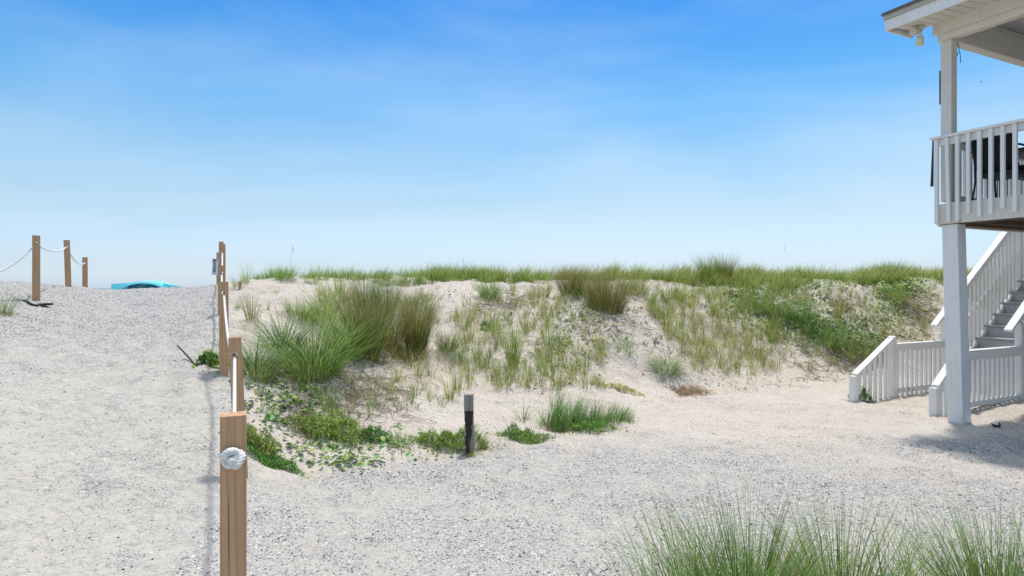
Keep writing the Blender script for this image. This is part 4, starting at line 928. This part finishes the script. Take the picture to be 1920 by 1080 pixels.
cz = lambda x: np.interp(x, [-3, 0, 2, 4, 6, 9, 12, 16], [14.2, 15.2, 14.8, 15.2, 15.6, 16.6, 17.2, 18.0])
me = raw_mesh('crest_grass', [band(1700, 28, 1.2, 16, lambda x: cz(x), .50, {'green': 4, 'yellow': 4, 'olive': 1.5, 'straw': 1}), band(620, 24, -2.2, 1.4, lambda x: cz(x), .46, {'green': 4, 'yellow': 2, 'olive': 1}), band(420, 18, -5.8, -1.8, lambda x: cz(x)-.4, .38, {'green': 3, 'blue': 1, 'yellow': 1})], 'leaf')
put(me, 'crest_grass', (0, 0, 0), 'continuous low green grass growing along the dune crest', 'grass', kind='stuff', rz=0)

# creeping leaves, leafy mats, twigs
def leaves(points, size, mixd, tilt=.5, lift=.02, round_=True):
    n = len(points); a, b = tones(n, mixd); s_ = size*np.clip(rng.lognormal(-.1, .32, n), .4, 1.7); az = rng.uniform(0, 2*np.pi, n); tl = rng.uniform(-tilt, tilt, n); tl2 = rng.uniform(-tilt, tilt, n)
    ux = np.stack([np.cos(az)*np.cos(tl), np.sin(az)*np.cos(tl), np.sin(tl)], -1); vx = np.stack([-np.sin(az)*np.cos(tl2), np.cos(az)*np.cos(tl2), np.sin(tl2)], -1)
    asp = .85 if round_ else .32; P0 = points+np.array([0, 0, lift])*rng.uniform(.3, 1.3, (n, 1))
    cs = [(1, 0), (.45, .9), (-.6, .8), (-1, 0), (-.6, -.8), (.45, -.9)]
    V_ = [P0+ux*(s_[:, None]*cx/2)+vx*(s_[:, None]*asp*cy/2)+np.array([0, 0, 1])*(s_[:, None]*.12*abs(cy)) for cx, cy in cs]
    co = np.stack(V_, 1).reshape(-1, 3); k = (np.arange(n)*6)[:, None]; f = np.concatenate([k+np.array([[0, 1, 2, 3]]), k+np.array([[0, 3, 4, 5]])], 0)
    colr = np.repeat(np.minimum((a+b)/2*1.12, .6), 6, axis=0); return co, f, colr
def gpts(blobs):
    out = []
    for px, py, sx2, sy2, n in blobs:
        c = 0
        for _ in range(n*3):
            if c >= n: break
            v = hit(random.gauss(px, sx2), random.gauss(py, sy2))
            if v is None: continue
            if v.y > 5.55: out.append(v); c += 1
    return np.array(out)
PEN = {'green': 5, 'yellow': 2, 'deep': 2}
def vine(name, blobs, size, mixd, label, cat='creeping plant', lift=.035, stemn=6):
    pts_ = gpts(blobs); parts_ = [leaves(pts_, size, mixd, .6, lift)]
    me = raw_mesh(name, parts_, 'leaf_thick'); put(me, name, (0, 0, 0), label, cat, kind='stuff', rz=0)
vine('creeping_leaves', [(560, 745, 40, 22, 260), (520, 770, 25, 25, 110), (600, 850, 60, 22, 170), (650, 870, 40, 9, 60), (500, 730, 25, 20, 60), (540, 700, 45, 10, 90), (700, 840, 45, 20, 80), (770, 840, 40, 14, 50)], .043, PEN, 'round green and yellow creeping leaves over the left dune toe')
vine('creeping_leaves', [(1060, 610, 50, 50, 300), (1100, 620, 40, 30, 120), (1030, 680, 45, 22, 130), (1080, 570, 60, 18, 120), (1160, 590, 30, 25, 80), (1190, 550, 30, 12, 60)], .045, {'deep': 2, 'green': 2, 'yellow': 3, 'olive': 1}, 'sparse dark and yellow creeping leaves on the middle sand slope')
vine('creeping_leaves', [(1480, 575, 55, 26, 1500), (1420, 555, 40, 18, 700), (1560, 625, 45, 18, 1300), (1620, 640, 28, 14, 600), (1400, 560, 20, 12, 300), (1490, 610, 40, 12, 500)], .05, {'green': 4, 'deep': 2, 'silver': 1, 'yellow': 1}, 'broad swath of green vines over the right dune slope')
vine('creeping_leaves', [(1640, 526, 45, 6, 900), (1690, 540, 30, 9, 900), (1670, 575, 20, 20, 400), (1500, 532, 40, 7, 350)], .05, {'green': 4, 'deep': 1, 'yellow': 1}, 'bright green vines spilling over the right crest')
vine('creeping_leaves', [(1600, 575, 40, 20, 90), (1720, 600, 30, 25, 150), (1700, 640, 30, 16, 110), (1650, 600, 15, 30, 90)], .045, {'yellow': 2, 'green': 2, 'olive': 1, 'deep': 1}, 'scattered leaves on the bare sand above the stair rail')
vine('creeping_leaves', [(1350, 540, 40, 12, 180), (1250, 640, 30, 30, 60), (1420, 720, 60, 6, 60), (1530, 712, 50, 6, 40), (1340, 700, 40, 12, 40), (880, 548, 60, 8, 120)], .04, {'yellow': 3, 'olive': 2, 'green': 1}, 'few tiny leaves strewn over the lower right sand')
# leafy low bushes: mounds of small narrow leaves
def mat_bush(px, py, rx, ry, h, n, size, mixd, label, name='leafy_bush', rnd=False):
    v = hit(px, py); a = rng.uniform(0, 2*np.pi, n); r = np.minimum(np.where(rng.uniform(0, 1, n) < .78, .92*np.sqrt(rng.uniform(0, 1, n)), .75+np.abs(rng.normal(0, .35, n))), 1.8); lump = 1+.25*np.sin(a*3+px)+.15*np.sin(a*7+py)
    x = v.x+rx*r*np.cos(a)*lump; y = v.y+ry*r*np.sin(a)*lump; top = h*np.sqrt(np.clip(1-r**2, 0, 1))*(.45+1.5*(fbm(x*8, y*8, 12, 3)+.22)).clip(.1, 2); z = np.array([ground(p_, q_) for p_, q_ in zip(x, y)])+top*rng.uniform(.25, 1, n)**.5
    pts_ = np.stack([x, y, z], -1)
    L1 = leaves(pts_, size, mixd, 1.1, .01, rnd)
    sp_n = n//6; ii = rng.integers(0, n, sp_n); base = np.stack([x[ii], y[ii], z[ii]-top[ii]*.6-.01], -1); t1, t2 = tones(sp_n, mixd)
    L2 = blades_mesh('', base, top[ii]*.9+.06, a[ii], rng.uniform(.1, .6, sp_n), rng.uniform(.1, .6, sp_n), np.full(sp_n, size*.22), t1, t2, 3)
    me = raw_mesh(name, [L1, L2], 'leaf_thick'); o = put(me, name, (0, 0, 0), label, 'bush', rz=0); me.transform(Matrix.Translation(-v)); o.location = v
mat_bush(488, 838, .17, .16, .15, 1700, .028, {'green': 3, 'olive': 3, 'yellow': 2}, 'olive green low bush beside the nearest rope post')
mat_bush(505, 872, .26, .12, .07, 2000, .026, {'green': 4, 'deep': 3}, 'bright emerald low mat in front of the olive bush')
mat_bush(625, 812, .34, .26, .13, 3400, .030, {'green': 5, 'yellow': 3}, 'bright green spreading bush at the centre of the left dune toe')
mat_bush(575, 800, .20, .22, .08, 1000, .030, {'olive': 3, 'green': 2, 'straw': 2}, 'dull olive patch left of the bright spreading bush')
mat_bush(706, 822, .16, .13, .10, 800, .034, {'deep': 2, 'blue': 3, 'olive': 1}, 'small dark grey green bush right of the bright spreading bush')
mat_bush(848, 838, .38, .15, .17, 3400, .027, {'green': 5, 'yellow': 3}, 'bright green bush growing behind and around the charred post')
mat_bush(980, 822, .26, .13, .16, 2200, .025, {'green': 5, 'yellow': 1, 'deep': 1}, 'rounded bright green bush right of the charred post')
mat_bush(1100, 808, .34, .16, .10, 1800, .026, {'green': 4, 'deep': 2}, 'green leafy base under the long toe grass')
mat_bush(1046, 806, .15, .12, .10, 700, .025, {'brown': 3, 'straw': 2, 'olive': 1}, 'reddish brown dying patch between two green bushes')
mat_bush(1295, 736, .26, .12, .06, 500, .026, {'brown': 3, 'straw': 3}, 'dry reddish brown ring of stems on the sand at the slope foot')
mat_bush(1160, 733, .36, .1, .05, 420, .04, {'yellow': 3, 'straw': 3}, 'flat yellowish straw patch at the foot of the middle slope')
mat_bush(392, 683, .11, .08, .13, 420, .035, {'green': 3, 'deep': 1}, 'green leafy sprig left of the third rope post', 'leafy_bush', True)
mat_bush(1617, 753, .12, .08, .16, 260, .035, {'deep': 2, 'green': 2, 'silver': 1}, 'small dark vine at the foot of the low newel post', 'leafy_bush', True)
mat_bush(1597, 752, .05, .05, .14, 90, .032, {'deep': 2, 'green': 1}, 'tiny sprig left of the low newel post', 'leafy_bush', True)
mat_bush(1243, 562, .14, .12, .22, 420, .03, {'green': 3, 'olive': 1}, 'left of two small round green bushes below the crest')
mat_bush(1273, 564, .14, .12, .22, 420, .03, {'green': 3, 'olive': 1}, 'right of two small round green bushes below the crest')
mat_bush(884, 858, .05, .03, .03, 90, .022, {'yellow': 3, 'green': 2}, 'tiny green weed in the gravel at the foot of the charred post')
mat_bush(912, 618, .12, .1, .14, 200, .035, {'deep': 3, 'green': 1}, 'small dark leafy sprig on the upper middle slope', 'leafy_bush', True)
# long toe grass beside the bushes
def row_grass(pxs, py, n, h, mixd, label):
    a0 = hit(pxs[0], py); a1 = hit(pxs[1], py-14); t = rng.uniform(0, 1, n)**1.35; x = a0.x+(a1.x-a0.x)*t+rng.normal(0, .04, n); y = a0.y+(a1.y-a0.y)*t+rng.normal(0, .10, n)
    z = np.array([ground(p_, q_) for p_, q_ in zip(x, y)])-.02; t1, t2 = tones(n, mixd)
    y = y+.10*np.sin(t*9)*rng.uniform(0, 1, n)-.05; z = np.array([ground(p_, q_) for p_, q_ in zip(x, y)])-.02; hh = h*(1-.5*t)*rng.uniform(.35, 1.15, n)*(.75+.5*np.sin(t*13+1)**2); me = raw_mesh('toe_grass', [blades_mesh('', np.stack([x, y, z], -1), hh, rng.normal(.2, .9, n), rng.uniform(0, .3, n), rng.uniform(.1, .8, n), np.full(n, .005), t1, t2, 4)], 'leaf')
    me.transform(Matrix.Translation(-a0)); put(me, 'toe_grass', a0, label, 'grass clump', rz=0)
row_grass((1035, 1180), 803, 1900, .42, {'deep': 4, 'green': 3, 'silver': 2}, 'dense dark green grass fading to wispy blades at the dune toe')
def tangle(name, blobs, label, r=.0035, ln=.22, mat='twig'):
    m = MB()
    for px, py, sx2, sy2, n in blobs:
        for _ in range(n):
            v = hit(random.gauss(px, sx2), random.gauss(py, sy2))
            if v is None: continue
            a = random.uniform(0, 6.28); l_ = ln*random.uniform(.4, 1.3); ps_ = []
            for i in range(4):
                s_ = i/3; x, y = v.x+math.cos(a)*l_*s_, v.y+math.sin(a)*l_*s_; a += random.uniform(-.25, .25); ps_.append(Vector((x, y, ground(x, y)+.006+.02*random.random())))
            m.tube(ps_, [r, r, r*.8, r*.5], 3, False)
    tag(m.build(name, M[mat]), label, 'twigs', kind='stuff')
M['redtwig'] = flat_mat('reddish dry stem', (.42, .24, .17), .85, .3, 5)
tangle('dry_stems', [(1295, 735, 16, 4, 150)], 'reddish dry stems over the dead ring of growth at the slope foot', .004, .16, 'redtwig')
tangle('dry_twigs', [(700, 740, 45, 22, 320), (600, 735, 45, 18, 150), (560, 770, 30, 20, 90)], 'grey dry roots and twigs strewn over the left dune toe')
tangle('dry_twigs', [(1700, 560, 18, 14, 260), (1710, 590, 25, 12, 160), (1630, 665, 35, 14, 360), (1580, 680, 40, 14, 200)], 'dark dead vines hanging under the right crest', .005, .3)
tangle('dry_twigs', [(930, 575, 25, 6, 140), (970, 560, 20, 5, 80), (1150, 615, 45, 25, 160), (1230, 600, 45, 25, 100), (1340, 640, 60, 30, 120), (1000, 650, 80, 40, 110), (700, 670, 60, 12, 200), (1480, 640, 60, 15, 120)], 'thin dead roots lying over the middle dune slope', .0035, .28)

# sea oat seed stalks on the skyline
for px, py, h, lb in ((541, 524, .72, 'tall dark seed stalk above the spiky crest tuft'), (866, 524, .62, 'lone thin seed stalk on the skyline left of centre'), (1478, 520, .95, 'tall leaning seed stalk on the skyline right of the dark crest tufts')):
    v = hit(px, py) or P(px, py, 16)
    put(raw_mesh('seed_stalk', stems(1, h, .01), 'leaf'), 'seed_stalk', v, lb, 'seed stalk', 'seed stalks on the skyline', rz=1.2)

# foreground wire grass, rooted below the frame
FG = [(1245, 2.45, .64, 80, 'thin outermost left clump of the foreground grass'), (1310, 2.40, .78, 190, 'wide arching foreground clump, second from the left'), (1400, 2.35, .84, 560, 'densest bright green foreground grass clump'), (1480, 2.5, .60, 60, 'low gap clump between the two tall foreground clumps'),
      (1575, 2.35, .80, 430, 'tall dense foreground clump under the middle of the gravel yard'), (1668, 2.6, .62, 50, 'short sparse foreground clump right of the tall middle one'), (1745, 2.45, .74, 55, 'sparse long wiry foreground clump with bent blades'), (1872, 2.4, .78, 420, 'dark dense foreground clump near the right edge'), (1950, 2.4, .74, 150, 'foreground clump cut by the right edge of the photo')]
for px, Z, h, n, lb in FG:
    Z += .35; x = (px-960)/F*Z; g = ground(x, Z); w_ = .085 if n > 100 else .05; h = .30+h*.62
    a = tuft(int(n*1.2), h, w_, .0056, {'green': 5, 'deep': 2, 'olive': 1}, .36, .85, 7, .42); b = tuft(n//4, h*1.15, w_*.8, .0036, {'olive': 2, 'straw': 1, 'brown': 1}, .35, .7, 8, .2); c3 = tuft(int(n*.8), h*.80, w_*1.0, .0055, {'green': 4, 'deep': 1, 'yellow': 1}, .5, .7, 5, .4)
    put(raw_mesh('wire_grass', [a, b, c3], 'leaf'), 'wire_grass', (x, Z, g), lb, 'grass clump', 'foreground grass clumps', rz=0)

# loose pebbles and shell bits
def pebbles():
    n = 9000; Y = 2.6+8.5*rng.uniform(0, 1, n)**1.6; X = rng.uniform(-.95, 1.0, n)*Y
    g, d = zones(X, Y); keep = rng.uniform(0, 1, n) < np.clip(.35*g+.6*d+.08, .05, 1); X, Y = X[keep], Y[keep]; n = len(X)
    s_ = .0035+.0075*rng.uniform(0, 1, n)**3; Z_ = np.array([ground(a, b) for a, b in zip(X, Y)]); c = np.stack([X, Y, Z_+s_*.3], -1)
    oct_ = np.array([(1, 0, 0), (0, 1, 0), (-1, 0, 0), (0, -1, 0), (0, 0, .7), (0, 0, -.7), ])
    J = oct_[None]*rng.uniform(.6, 1.3, (n, 6, 1)); az = rng.uniform(0, 6.28, n); ca_, sa_ = np.cos(az)[:, None], np.sin(az)[:, None]
    J = np.stack([J[..., 0]*ca_-J[..., 1]*sa_*.7, J[..., 0]*sa_+J[..., 1]*ca_*.7, J[..., 2]], -1)*s_[:, None, None]+c[:, None]
    co = J.reshape(-1, 3); k = (np.arange(n)*6)[:, None]
    tri = [(0, 1, 4), (1, 2, 4), (2, 3, 4), (3, 0, 4), (1, 0, 5), (2, 1, 5), (3, 2, 5), (0, 3, 5)]; f = np.concatenate([k+np.array([t]) for t in tri], 0)
    pal = np.array([(.05, .05, .06), (.10, .12, .15), (.20, .22, .25), (.03, .025, .02), (.62, .6, .56), (.75, .74, .72), (.16, .12, .09)]); cc = np.repeat(pal[rng.choice(7, n, p=[.22, .22, .2, .1, .13, .05, .08])], 6, axis=0)
    me = bpy.data.meshes.new('pebbles'); me.vertices.add(len(co)); me.vertices.foreach_set('co', co.astype(np.float32).ravel()); me.loops.add(f.size); me.loops.foreach_set('vertex_index', f.astype(np.int32).ravel()); me.polygons.add(len(f)); me.polygons.foreach_set('loop_start', np.arange(0, f.size, 3)); me.polygons.foreach_set('loop_total', np.full(len(f), 3)); me.update(calc_edges=True)
    a = me.color_attributes.new('tone', 'FLOAT_COLOR', 'POINT'); a.data.foreach_set('color', np.concatenate([cc, np.ones((len(cc), 1))], 1).astype(np.float32).ravel())
    m, n2, l, b = newmat('pebble stone'); at = n2.new('ShaderNodeAttribute'); at.attribute_name = 'tone'; l.new(at.outputs['Color'], b.inputs['Base Color']); b.inputs['Roughness'].default_value = .7; me.materials.append(m)
    o = bpy.data.objects.new('pebbles', me); COL.objects.link(o); tag(o, 'loose dark and white gravel bits on the ground', 'gravel', kind='stuff')
pebbles()
